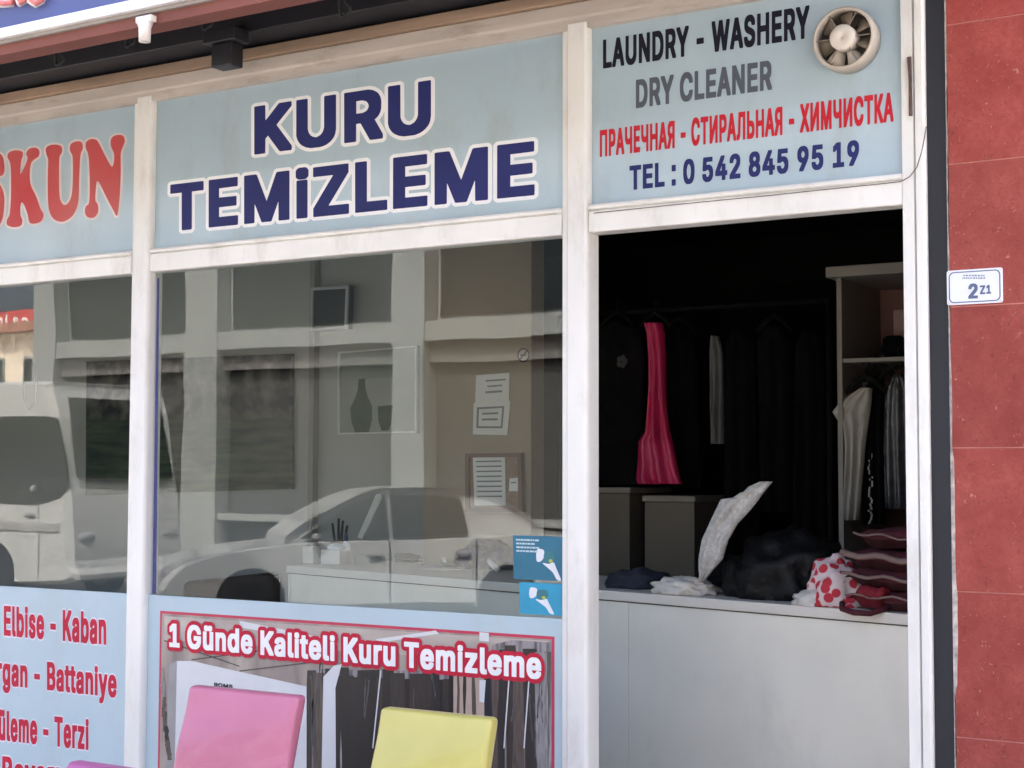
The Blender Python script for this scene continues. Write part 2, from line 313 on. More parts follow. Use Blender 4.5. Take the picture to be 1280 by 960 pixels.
    'z': (0.43, '375,-21 376,73 375,77 367,83 207,84 202,87 369,307 369,401 357,408 23,408 11,401 10,305 11,301 18,295 171,294 176,291 5,69 5,-21 17,-28 363,-28'),
    'Ü': (0.567, '489,534 483,536 367,536 355,529 354,183 352,171 345,149 337,133 328,119 312,103 285,89 259,82 223,93 197,110 176,139 169,157 164,175 162,191 161,529 149,536 33,536 23,529 22,137 24,119 37,77 57,43 77,20 104,-1 143,-21 189,-34 207,-36 309,-36 327,-34 375,-21 403,-7 433,14 463,46 474,63 487,95 496,147 496,525 495,529|108,727 108,611 109,607 117,601 397,600 402,601 410,609 410,725 409,729 401,735 121,736 116,735'),
    'ü': (0.46, '15,401 14,105 16,85 25,51 37,27 48,11 74,-11 93,-21 119,-30 149,-34 213,-34 235,-32 263,-24 273,-28 383,-28 395,-21 395,401 385,408 271,408 259,401 258,163 256,149 249,127 238,107 217,89 201,83 179,93 167,106 159,123 152,149 151,401 139,408 25,408|54,457 59,443 69,430 85,419 103,414 165,414 181,419 205,437 229,419 245,414 307,414 325,419 331,423 344,433 351,443 356,461 356,505 351,523 343,534 325,547 309,552 247,552 235,550 225,545 205,530 185,545 175,550 163,552 101,552 85,547 78,543 65,532 58,521 54,509'),
    'А': (0.53, '-21,-21 -9,-28 116,-27 124,-19 169,109 175,114 307,113 311,107 356,-19 365,-27 487,-28 499,-21 499,27 317,523 305,535 175,536 163,529 -19,29 -22,19|239,306 265,235 267,229 265,226 215,226 211,228 235,299'),
    'Е': (0.469, '30,-27 401,-28 413,-21 414,75 413,79 405,85 167,86 163,87 162,91 163,199 381,200 393,207 394,211 394,305 385,313 163,315 163,423 401,425 409,431 410,435 410,527 402,535 35,536 23,529 22,-17 23,-21'),
    'И': (0.573, '501,529 489,536 361,536 349,529 169,247 163,241 161,529 149,536 33,536 23,529 23,-21 35,-28 163,-28 175,-21 351,255 359,264 361,-21 373,-28 491,-28 501,-21'),
    'К': (0.517, '485,-21 485,24 307,261 325,288 477,485 477,529 465,536 330,535 317,522 171,326 163,319 161,529 149,536 35,536 29,534 23,529 22,525 23,-21 33,-28 149,-28 161,-21 162,197 165,201 331,-20 340,-27 473,-28'),
    'Л': (0.57, '-5,-21 7,-28 97,-28 123,-23 151,-11 167,0 182,15 193,33 207,71 218,127 240,409 242,421 247,424 353,424 358,421 359,-21 371,-28 487,-28 497,-21 497,529 485,536 121,536 109,529 106,519 82,207 74,145 65,115 53,94 33,86 3,83 -5,77'),
    'М': (0.678, '605,529 593,536 451,536 437,527 315,214 191,527 177,536 35,536 23,529 23,-21 33,-28 147,-28 159,-21 161,192 167,181 247,-19 257,-27 367,-28 379,-21 461,185 465,190 467,-21 479,-28 595,-28 605,-21'),
    'Н': (0.567, '487,-26 493,-21 494,-17 493,529 483,536 367,536 355,529 353,317 167,316 163,317 162,321 161,529 149,536 35,536 29,534 23,529 22,525 23,-21 33,-28 149,-28 161,-21 163,203 349,204 353,203 354,199 355,-21 367,-28 481,-28'),
    'П': (0.567, '487,-26 493,-21 494,-17 493,529 481,536 35,536 29,534 23,529 22,525 23,-21 33,-28 149,-28 154,-27 162,-19 163,423 349,424 353,423 354,419 354,-19 362,-27 367,-28 481,-28'),
    'Р': (0.495, '31,-27 149,-28 161,-21 163,157 289,158 333,167 361,178 378,189 396,203 419,229 433,255 441,279 446,303 446,391 444,405 435,435 421,463 403,486 369,511 335,527 291,536 35,536 23,529 22,-17 23,-21|163,271 163,423 217,424 233,422 257,415 277,404 293,383 304,353 304,341 299,325 286,301 271,287 243,275 213,270'),
    'С': (0.56, '407,-7 456,29 485,67 501,101 510,131 509,181 497,188 379,187 371,181 353,139 342,123 327,108 300,93 281,87 269,84 253,87 227,97 203,112 181,136 165,163 153,193 146,219 142,249 144,279 151,309 161,337 186,379 215,405 239,417 267,425 291,419 325,402 351,373 359,359 371,327 379,321 501,321 510,329 510,377 499,413 485,441 463,472 447,488 421,507 389,525 341,540 309,544 227,544 205,542 161,531 123,513 85,486 66,467 51,447 27,405 13,365 8,345 2,295 2,213 4,189 15,137 35,87 57,52 81,26 127,-7 169,-25 211,-34 325,-34 365,-25'),
    'Т': (0.499, '165,-28 283,-28 293,-21 294,421 299,424 441,424 447,426 453,431 454,435 454,525 453,529 445,535 7,536 -5,529 -6,435 -5,431 2,425 149,424 154,421 154,-17 155,-21'),
    'Х': (0.524, '-19,-21 -7,-28 121,-27 137,-12 237,130 339,-16 353,-27 481,-28 493,-21 493,23 329,263 483,485 483,529 471,536 343,535 333,527 239,391 236,393 147,524 135,535 5,536 -7,529 -7,485 146,261 -19,23'),
    'Ч': (0.537, '455,-27 463,-21 464,-17 463,529 451,536 335,536 325,529 323,311 315,304 279,289 241,278 231,278 207,285 185,296 167,319 161,333 156,355 155,529 143,536 27,536 21,534 15,529 14,525 14,319 18,285 25,261 37,235 47,220 65,202 87,187 117,173 153,164 171,162 277,162 323,168 325,-21 337,-28'),
    'Ь': (0.502, '31,535 23,529 22,525 23,-21 35,-28 297,-28 341,-19 381,-1 405,16 429,43 445,73 454,105 456,125 454,207 445,237 433,261 412,287 386,307 363,319 341,327 291,336 163,337 161,529 149,536|163,85 163,221 239,222 269,213 281,207 294,197 309,172 314,155 309,139 301,123 283,102 265,93 231,84'),
    'Я': (0.499, '418,535 155,536 139,534 119,529 87,517 45,488 31,472 15,443 4,407 2,393 2,309 7,285 21,249 37,226 76,193 -15,23 -16,-19 -9,-26 -3,-28 121,-28 134,-21 235,166 241,170 281,170 286,167 287,-21 299,-28 415,-28 425,-21 426,525 425,529|285,423 285,285 221,284 207,286 175,298 162,309 149,333 144,357 155,385 169,404 185,413 213,422 229,424'),
}
HALOS = {
    'KURU': '-11,551 -18,533 -18,-25 -7,-49 17,-65 27,-68 157,-68 183,-55 193,-45 202,-27 203,89 302,-47 329,-65 339,-68 481,-68 499,-61 515,-48 526,-27 526,29 522,41 351,283 495,438 498,433 498,129 502,101 522,47 543,14 563,-8 599,-35 645,-59 697,-74 831,-76 861,-72 906,-59 941,-41 971,-20 1005,14 1035,65 1048,105 1052,141 1052,533 1042,555 1017,573 1005,576 873,576 857,569 837,551 830,533 830,189 823,163 814,147 799,133 777,124 751,132 737,144 727,161 720,183 718,535 708,555 691,569 671,576 541,576 511,559 497,569 479,576 327,576 311,569 292,555 205,460 202,463 199,543 189,558 167,573 155,576 25,576 9,569|1073,551 1066,533 1066,-25 1077,-49 1100,-65 1111,-68 1241,-68 1259,-61 1273,-50 1286,-27 1287,98 1365,-43 1385,-61 1403,-68 1543,-68 1564,-61 1580,-47 1589,-29 1590,29 1509,181 1543,223 1565,266 1566,127 1571,99 1585,59 1611,15 1631,-8 1673,-39 1713,-59 1755,-72 1783,-76 1901,-76 1955,-65 2009,-41 2039,-20 2073,14 2103,64 2116,105 2120,141 2120,533 2110,555 2085,573 2073,576 1941,576 1925,569 1905,551 1898,533 1898,189 1891,163 1882,147 1867,133 1845,124 1819,132 1805,144 1795,161 1788,183 1786,535 1776,555 1759,569 1739,576 1611,576 1593,569 1577,557 1566,535 1565,438 1537,491 1505,526 1455,558 1409,572 1383,576 1109,576 1093,569|1287,383 1311,382 1335,374 1347,355 1342,339 1327,329 1307,324 1287,325',
    'TEMiZLEME': '3910,-27 3910,535 3897,558 3883,569 3865,576 3705,576 3689,569 3672,557 3665,545 3579,326 3492,543 3477,562 3459,573 3447,576 3289,576 3273,569 3257,557 3245,537 3231,558 3217,569 3199,576 2821,576 2811,573 2787,557 2776,535 2776,119 2773,113 2747,126 2555,127 2554,535 2541,558 2527,569 2509,576 2377,576 2351,562 2337,545 2312,569 2293,576 1871,576 1853,569 1833,555 1806,579 1789,587 1769,592 1689,592 1671,587 1648,575 1630,561 1615,538 1595,563 1569,576 1409,576 1392,569 1376,557 1370,547 1283,326 1195,545 1173,568 1153,576 993,576 977,569 961,557 951,539 925,568 903,576 525,576 509,569 487,552 467,569 447,576 -1,576 -19,569 -35,557 -46,535 -46,425 -35,403 -19,391 -3,384 109,384 114,381 114,-27 125,-49 141,-61 157,-68 289,-68 307,-61 325,-45 334,-25 334,381 339,384 449,384 467,391 479,400 482,395 482,-27 493,-49 517,-65 527,-68 909,-68 928,-61 953,-37 967,-54 993,-68 1123,-68 1141,-61 1158,-47 1165,-35 1169,-18 1186,-49 1203,-61 1219,-68 1351,-66 1377,-48 1393,-22 1405,-49 1421,-61 1437,-68 1567,-68 1579,-65 1604,-47 1614,-27 1615,426 1623,415 1620,405 1620,-27 1631,-49 1647,-61 1663,-68 1793,-68 1812,-61 1833,-42 1855,-61 1871,-68 2295,-68 2316,-61 2337,-41 2361,-61 2379,-68 2745,-68 2765,-61 2783,-47 2803,-61 2821,-68 3201,-68 3223,-60 3247,-34 3263,-54 3289,-68 3417,-68 3437,-61 3453,-48 3461,-35 3465,-18 3482,-49 3499,-61 3515,-68 3647,-66 3673,-48 3689,-22 3701,-49 3731,-67 3863,-68 3883,-61 3897,-50|3939,-54 3967,-68 4347,-68 4367,-61 4385,-45 4394,-27 4394,85 4385,104 4368,119 4349,126 4147,126 4142,131 4142,157 4145,160 4329,160 4349,168 4370,191 4374,203 4374,313 4365,332 4349,346 4329,354 4147,354 4142,359 4142,381 4145,384 4345,384 4363,391 4378,403 4390,425 4390,535 4381,554 4364,569 4343,576 3967,576 3949,569 3929,551 3922,533 3922,-25 3929,-43|2997,127 2996,155 2999,160 3183,160 3201,167 3216,179 3228,203 3228,313 3219,332 3203,346 3181,354 2999,354 2996,359 2997,383 3199,384 3225,397 3245,422 3245,98 3222,119 3203,126|703,127 702,155 705,160 889,160 907,167 922,179 934,203 934,313 925,332 909,346 887,354 705,354 702,359 703,383 905,384 924,391 949,416 949,101 927,119 909,126|1839,102 1839,399 1869,384 2031,383 2031,379|2333,416 2333,107 2315,119 2297,126 2136,127',
    'Elbise - Kaban': '1135,37 1153,79 1164,133 1162,261 1147,315 1133,343 1114,371 1086,399 1043,426 1005,438 889,441 888,535 880,549 863,561 727,564 702,549 694,531 694,105 691,100 673,109 648,113 648,533 645,541 628,559 613,564 487,564 460,547 454,531 454,49 459,23 466,3 474,-11 492,-29 523,-49 555,-58 661,-58 689,-51 703,-43 727,-56 851,-56 883,-64 991,-64 1033,-53 1071,-33 1112,3|2243,55 2242,125 2252,143 2252,227 2248,273 2235,317 2213,357 2189,386 2153,413 2099,435 2073,440 1963,440 1908,425 1856,391 1832,367 1809,331 1791,292 1787,329 1775,355 1756,383 1739,400 1707,422 1677,433 1645,440 1529,440 1475,425 1447,409 1413,382 1399,363 1385,331 1380,303 1382,227 1395,191 1422,157 1395,147 1375,131 1370,117 1373,53 1389,15 1415,-16 1447,-39 1491,-57 1527,-64 1639,-64 1681,-55 1707,-45 1746,-21 1768,1 1791,41 1797,67 1813,37 1835,6 1884,-35 1907,-47 1935,-57 1969,-64 2097,-62 2139,-49 2189,-20 2219,10|4103,-33 4106,-25 4106,305 4097,339 4081,369 4053,400 4031,415 3987,433 3953,440 3841,440 3782,425 3759,413 3717,382 3697,357 3680,321 3681,263 3687,250 3715,231 3691,208 3677,181 3668,147 3668,87 3665,82 3522,283 3686,459 3695,473 3698,535 3688,551 3665,564 3517,564 3507,561 3478,537 3377,430 3376,535 3368,549 3355,559 3341,564 3213,564 3185,545 3180,531 3180,-23 3186,-39 3205,-53 3215,-56 3343,-56 3367,-42 3376,-27 3377,126 3494,-35 3525,-56 3669,-55 3693,-40 3699,-29 3703,-10 3749,-46 3807,-64 3919,-64 3955,-56 4073,-56 4094,-45|4134,547 4128,531 4128,-23 4134,-39 4152,-53 4163,-56 4287,-56 4319,-64 4423,-64 4455,-57 4493,-41 4523,-20 4559,20 4581,58 4599,11 4624,-19 4661,-46 4707,-62 4831,-64 4867,-56 4985,-56 5006,-45 5015,-33 5018,-25 5018,305 5009,339 4993,369 4965,400 4943,415 4899,433 4863,440 4753,440 4695,425 4658,405 4629,382 4615,366 4593,323 4591,292 4567,343 4548,371 4521,398 4493,417 4473,427 4427,440 4323,441 4322,535 4314,549 4301,559 4287,564 4161,564|1,-40 19,-53 29,-56 407,-56 421,-51 435,-39 442,-25 442,85 434,99 421,109 407,114 195,114 190,119 190,167 193,172 389,172 411,184 420,197 422,313 414,327 401,337 387,342 195,342 190,347 190,391 193,396 403,396 427,408 438,425 438,535 430,549 417,559 403,564 29,564 19,561 -1,546 -6,531 -6,-23|1201,-56 1329,-56 1351,-44 1362,-27 1362,405 1359,415 1374,445 1374,521 1363,544 1345,562 1324,575 1307,580 1227,580 1209,575 1172,549 1158,519 1158,447 1172,417 1168,403 1168,-25 1175,-40|5049,420 5042,403 5042,-23 5048,-39 5067,-53 5077,-56 5203,-56 5215,-51 5229,-40 5236,-25 5236,213 5249,253 5265,266 5279,249 5286,221 5286,-23 5291,-38 5311,-53 5321,-56 5447,-56 5469,-44 5480,-25 5480,275 5476,311 5467,341 5444,381 5421,404 5399,419 5379,429 5339,440 5231,440 5207,435 5075,436|2016,113 2036,113 2027,108|927,110 914,119 902,137 888,189 895,221 907,249 916,261 929,267 946,253 959,229 968,197 968,183 963,161 951,133 937,114|4361,110 4348,119 4336,137 4322,189 4329,221 4341,249 4350,261 4363,267 4380,253 4393,229 4402,197 4402,183 4397,161 4385,133 4371,114|2877,159 2878,271 2867,288 2847,299 2557,300 2531,284 2525,271 2524,163 2531,148 2555,133 2845,132 2867,144|1781,195 1748,229 1781,248 1784,243|4599,205 4599,250 4627,231',
    'Yorgan - Battaniye': '2173,-29 2172,317 2164,343 2142,379 2112,407 2079,425 2021,440 1909,440 1851,425 1827,413 1797,392 1765,357 1749,323 1749,263 1755,250 1783,231 1751,195 1735,150 1734,407 1726,421 1709,433 1699,436 1571,435 1545,440 1425,438 1391,427 1359,409 1332,389 1299,353 1297,413 1287,428 1265,440 1007,436 981,420 975,407 974,-23 980,-39 999,-53 1009,-56 1135,-56 1156,-45 1165,-33 1168,-25 1168,221 1179,252 1187,259 1203,266 1267,265 1264,145 1268,113 1293,45 1328,1 1291,-26 1283,-41 1282,-99 1287,-111 1311,-144 1344,-171 1380,-191 1405,-199 1441,-206 1579,-204 1635,-187 1681,-158 1713,-119 1731,-75 1735,66 1755,11 1779,-18 1813,-43 1863,-62 1987,-64 2023,-56 2141,-56 2163,-44|7072,57 7070,125 7080,143 7080,227 7071,293 7051,341 7026,377 6987,409 6957,425 6901,440 6793,440 6767,435 6725,419 6684,391 6660,367 6637,335 6642,351 6642,407 6634,421 6621,431 6607,436 6475,435 6447,415 6399,290 6355,408 6348,419 6333,431 6319,436 6191,436 6171,429 6178,445 6178,521 6166,545 6139,569 6111,580 6029,580 5998,567 5978,551 5969,537 5962,519 5962,449 5976,417 5972,403 5973,-27 5979,-40 5997,-53 6007,-56 6133,-56 6154,-45 6163,-33 6166,-25 6166,307 6169,315 6290,-3 6277,-29 6231,-31 6203,-51 6186,-107 6186,-165 6192,-179 6211,-193 6257,-202 6353,-200 6401,-181 6436,-153 6457,-123 6471,-95 6617,280 6610,233 6610,141 6616,101 6625,73 6641,37 6662,7 6680,-11 6731,-46 6763,-57 6799,-64 6911,-64 6951,-55 6995,-35 7017,-20 7047,10|861,415 811,435 787,440 659,438 623,427 587,407 556,383 525,345 503,297 492,253 490,141 496,101 511,59 535,16 557,-8 603,-41 635,-55 675,-64 783,-64 809,-59 853,-44 890,-19 920,11 941,43 959,85 968,127 970,213 964,273 951,313 927,356 903,384|5489,-29 5490,303 5485,327 5469,363 5437,400 5411,418 5371,433 5335,440 5227,440 5191,433 5143,413 5101,382 5081,361 5077,413 5069,424 5049,435 5003,437 5001,501 4991,516 4971,527 4843,528 4833,525 4814,511 4809,499 4807,437 4777,434 4727,437 4725,501 4716,515 4701,525 4565,528 4539,512 4533,499 4531,437 4499,433 4479,417 4474,405 4473,370 4443,400 4421,415 4377,433 4343,440 4217,438 4173,425 4137,405 4102,377 4087,357 4071,323 4071,263 4077,250 4105,231 4071,196 4053,239 4031,271 4043,295 4052,327 4052,417 4047,441 4040,463 4023,492 4000,517 3981,531 3949,549 3891,564 3615,564 3589,548 3583,535 3582,-23 3588,-39 3613,-55 3893,-56 3925,-52 3967,-39 4004,-19 4036,9 4061,46 4077,11 4103,-20 4139,-46 4183,-61 4309,-64 4343,-56 4471,-53 4488,-41 4496,-27 4496,269 4499,274 4532,269 4532,65 4541,21 4549,3 4569,-22 4595,-41 4627,-55 4651,-60 4755,-60 4785,-53 4801,-42 4811,-27 4813,26 4833,-9 4846,-23 4890,-51 4925,-60 5031,-60 5055,-55 5080,-39 5091,-14 5141,-50 5193,-64 5305,-64 5339,-56 5457,-56 5479,-44|301,-56 323,-44 334,-27 335,179 516,469 520,481 517,541 508,553 487,564 349,564 339,561 317,543 235,413 153,545 137,559 123,564 -13,564 -23,561 -42,547 -48,533 -48,479 -43,467 138,175 138,-23 143,-37 171,-56|2203,420 2196,403 2196,-23 2202,-39 2221,-53 2231,-56 2357,-56 2369,-51 2383,-40 2390,-25 2390,213 2403,253 2419,266 2433,249 2440,221 2440,-23 2445,-38 2465,-53 2475,-56 2601,-56 2623,-44 2634,-25 2634,275 2630,311 2621,341 2598,381 2575,404 2553,419 2533,429 2493,440 2385,440 2361,435 2229,436|5519,420 5512,403 5512,-23 5518,-39 5537,-53 5547,-56 5673,-56 5685,-51 5699,-40 5706,-25 5706,213 5719,253 5735,266 5749,249 5756,221 5756,-23 5761,-38 5781,-53 5791,-56 5917,-56 5939,-44 5950,-25 5950,275 5946,311 5937,341 5914,381 5891,404 5869,419 5849,429 5809,440 5701,440 5677,435 5545,436|4807,68 4795,93 4781,105 4769,110 4731,110 4727,115 4726,267 4729,272 4777,274 4808,269|729,268 741,262 757,241 769,211 774,187 765,151 757,135 743,116 731,109 719,114 703,133 686,187 701,239 709,252|5007,110 5002,119 5002,269 5007,272 5047,272 5063,277 5070,251 5099,231 5075,208 5061,181 5052,147 5051,110|6864,113 6855,108 6844,113|3779,173 3821,174 3845,167 3864,153 3871,137 3863,125 3847,119 3825,114 3781,114 3778,119|1501,267 1517,256 1529,237 1540,199 1540,183 1530,151 1516,129 1501,121 1487,128 1477,141 1467,163 1460,193 1477,245 1491,262|3279,159 3280,271 3269,288 3249,299 2959,300 2933,284 2927,271 2926,163 2933,148 2957,133 3247,132 3269,144|3779,343 3778,391 3781,396 3829,391 3843,386 3851,375 3845,358 3831,349 3807,342',
    'Ütüleme - Terzi': '1267,-29 1268,407 1260,421 1248,431 1226,437 1228,511 1225,525 1212,549 1181,573 1159,580 1085,580 1065,575 1049,567 1015,580 941,580 917,573 884,547 873,525 870,513 872,437 855,433 833,418 807,435 761,437 759,501 749,516 725,528 601,528 591,525 572,511 567,499 565,437 541,436 527,429 524,433 524,535 512,553 489,564 361,564 351,561 332,547 326,533 326,187 319,161 304,135 293,125 263,112 235,119 212,137 201,155 192,183 190,533 187,541 170,559 155,564 27,564 -1,545 -6,531 -6,131 -2,103 14,57 42,15 92,-27 121,-43 155,-55 199,-64 317,-64 345,-60 387,-47 419,-31 449,-10 485,29 500,51 515,87 524,139 524,275 527,279 539,273 563,272 566,269 566,65 575,21 583,3 602,-21 629,-41 649,-51 685,-60 789,-60 819,-53 835,-42 845,-27 847,26 868,-5 906,-37 935,-51 967,-60 1061,-62 1105,-55 1235,-56 1257,-44|1295,545 1290,531 1290,49 1295,23 1309,-9 1327,-28 1359,-49 1393,-58 1495,-58 1525,-51 1541,-40 1549,-27 1551,21 1581,-10 1615,-35 1665,-57 1701,-64 1811,-64 1853,-55 1909,-27 1949,11 1973,55 1972,125 1981,136 1982,-23 1988,-39 2015,-56 2151,-53 2168,-41 2176,-27 2176,223 2183,249 2193,263 2200,257 2204,241 2204,-25 2210,-39 2228,-53 2239,-56 2365,-56 2386,-45 2395,-33 2398,-25 2398,233 2405,255 2413,265 2421,257 2426,237 2426,-23 2431,-38 2459,-56 2583,-56 2607,-44 2617,-29 2616,321 2607,350 2586,385 2548,419 2523,431 2483,442 2383,442 2359,437 2319,422 2297,433 2263,442 2169,442 2141,436 2013,435 1989,420 1982,405 1981,262 1965,317 1947,351 1919,386 1879,416 1829,435 1805,440 1693,440 1655,431 1627,419 1585,390 1562,367 1539,331 1523,291 1512,235 1512,141 1516,111 1513,108 1487,110 1484,115 1483,537 1473,552 1449,564 1323,564|3031,-20 3061,10 3085,55 3084,125 3094,145 3094,227 3088,283 3068,337 3040,377 2991,416 2941,435 2915,440 2807,440 2783,436 2739,419 2697,390 2674,367 2651,331 2635,291 2624,235 2624,141 2630,101 2648,49 2676,7 2693,-10 2737,-41 2777,-57 2811,-64 2939,-62 2981,-49|4496,235 4498,121 4511,73 4527,37 4550,5 4598,-35 4621,-47 4659,-60 4685,-64 4797,-64 4843,-53 4881,-35 4903,-20 4932,9 4952,41 4958,57 4956,125 4967,140 4968,-23 4974,-39 5001,-56 5127,-56 5141,-51 5154,-41 5162,-27 5162,219 5167,239 5177,256 5193,265 5259,266 5283,279 5307,266 5405,266 5410,263 5279,94 5269,75 5268,-25 5274,-39 5291,-52 5303,-56 5663,-56 5685,-44 5696,-27 5696,83 5686,99 5663,112 5551,113 5689,299 5690,407 5679,424 5657,436 5309,436 5287,425 5257,440 4999,435 4975,420 4968,405 4967,232 4957,293 4937,341 4912,377 4873,409 4843,425 4789,440 4665,438 4611,419 4569,390 4546,367 4523,331 4509,297|4189,-56 4319,-56 4341,-44 4350,-31 4352,393 4357,396 4479,396 4504,411 4512,425 4512,535 4504,549 4489,560 4477,564 4031,564 4021,561 4001,545 3996,531 3996,429 4003,412 4029,396 4151,396 4156,393 4156,-25 4163,-40|5741,-56 5869,-56 5891,-44 5902,-27 5902,405 5899,415 5914,445 5914,521 5903,544 5885,562 5864,575 5847,580 5767,580 5749,575 5712,549 5698,519 5698,447 5712,417 5708,403 5708,-25 5715,-40|829,95 805,109 765,110 761,115 760,267 763,272 805,272 829,283|1746,113 1766,113 1757,108|2858,113 2878,113 2869,108|4750,113 4741,108 4730,113|1045,113 1032,127 1024,157 1024,383 1027,389 1049,399 1074,385 1074,169 1063,131|3719,159 3720,271 3709,288 3689,299 3399,300 3373,284 3367,271 3366,163 3373,148 3397,133 3687,132 3709,144|437,599 438,735 430,749 413,761 403,764 113,764 87,748 81,735 80,603 86,589 105,575 115,572 405,572 427,584',
    'Boyama': '-5,535 -6,-23 0,-39 25,-55 305,-56 355,-47 403,-27 447,8 473,50 483,84 509,31 528,5 576,-35 603,-49 661,-64 769,-64 819,-51 858,-31 903,10 925,43 939,73 950,113 954,161 952,249 945,291 1058,-3 1045,-29 999,-31 971,-51 954,-107 954,-165 960,-179 979,-193 1025,-202 1121,-200 1169,-181 1204,-153 1225,-123 1239,-95 1385,280 1387,263 1392,251 1421,231 1397,207 1379,169 1374,145 1376,55 1387,23 1397,4 1419,-20 1444,-39 1467,-51 1513,-64 1625,-64 1661,-56 1779,-56 1801,-44 1811,-29 1812,303 1807,327 1791,363 1759,400 1733,418 1693,433 1657,440 1549,440 1523,436 1489,425 1465,413 1435,392 1413,370 1410,373 1409,409 1401,422 1385,433 1375,436 1243,435 1215,415 1167,290 1121,411 1111,424 1091,435 959,436 948,433 930,419 924,405 924,351 933,321 911,356 888,383 863,403 825,425 771,440 643,438 607,427 583,415 543,386 526,369 509,345 487,297 473,228 443,271 455,295 464,327 464,417 459,441 443,479 428,501 381,539 337,557 305,564 29,564 19,561 1,548|2911,-29 2910,317 2902,343 2880,379 2850,407 2817,425 2759,440 2647,440 2589,425 2565,413 2535,392 2503,357 2487,323 2487,263 2493,250 2521,231 2489,195 2473,150 2472,307 2465,339 2439,386 2402,419 2377,431 2337,442 2237,442 2213,437 2173,422 2151,433 2119,442 2023,442 1995,436 1869,436 1841,417 1836,403 1836,-23 1842,-39 1861,-53 1871,-56 1997,-56 2018,-45 2027,-33 2030,-25 2030,223 2037,249 2047,263 2054,257 2058,241 2058,-25 2065,-40 2089,-55 2219,-56 2240,-45 2249,-33 2252,-25 2252,233 2259,255 2267,265 2275,257 2280,235 2280,-25 2286,-39 2305,-53 2315,-56 2437,-56 2452,-51 2464,-41 2472,-27 2473,66 2493,11 2517,-18 2551,-43 2601,-62 2725,-64 2761,-56 2879,-56 2901,-44|713,268 725,262 741,241 753,211 758,187 749,151 741,135 727,116 715,109 703,114 687,133 670,187 685,239 693,252|191,173 233,174 257,167 276,153 283,137 275,125 259,119 237,114 193,114 190,119|191,343 190,391 193,396 241,391 255,386 263,375 257,358 243,349 219,342',
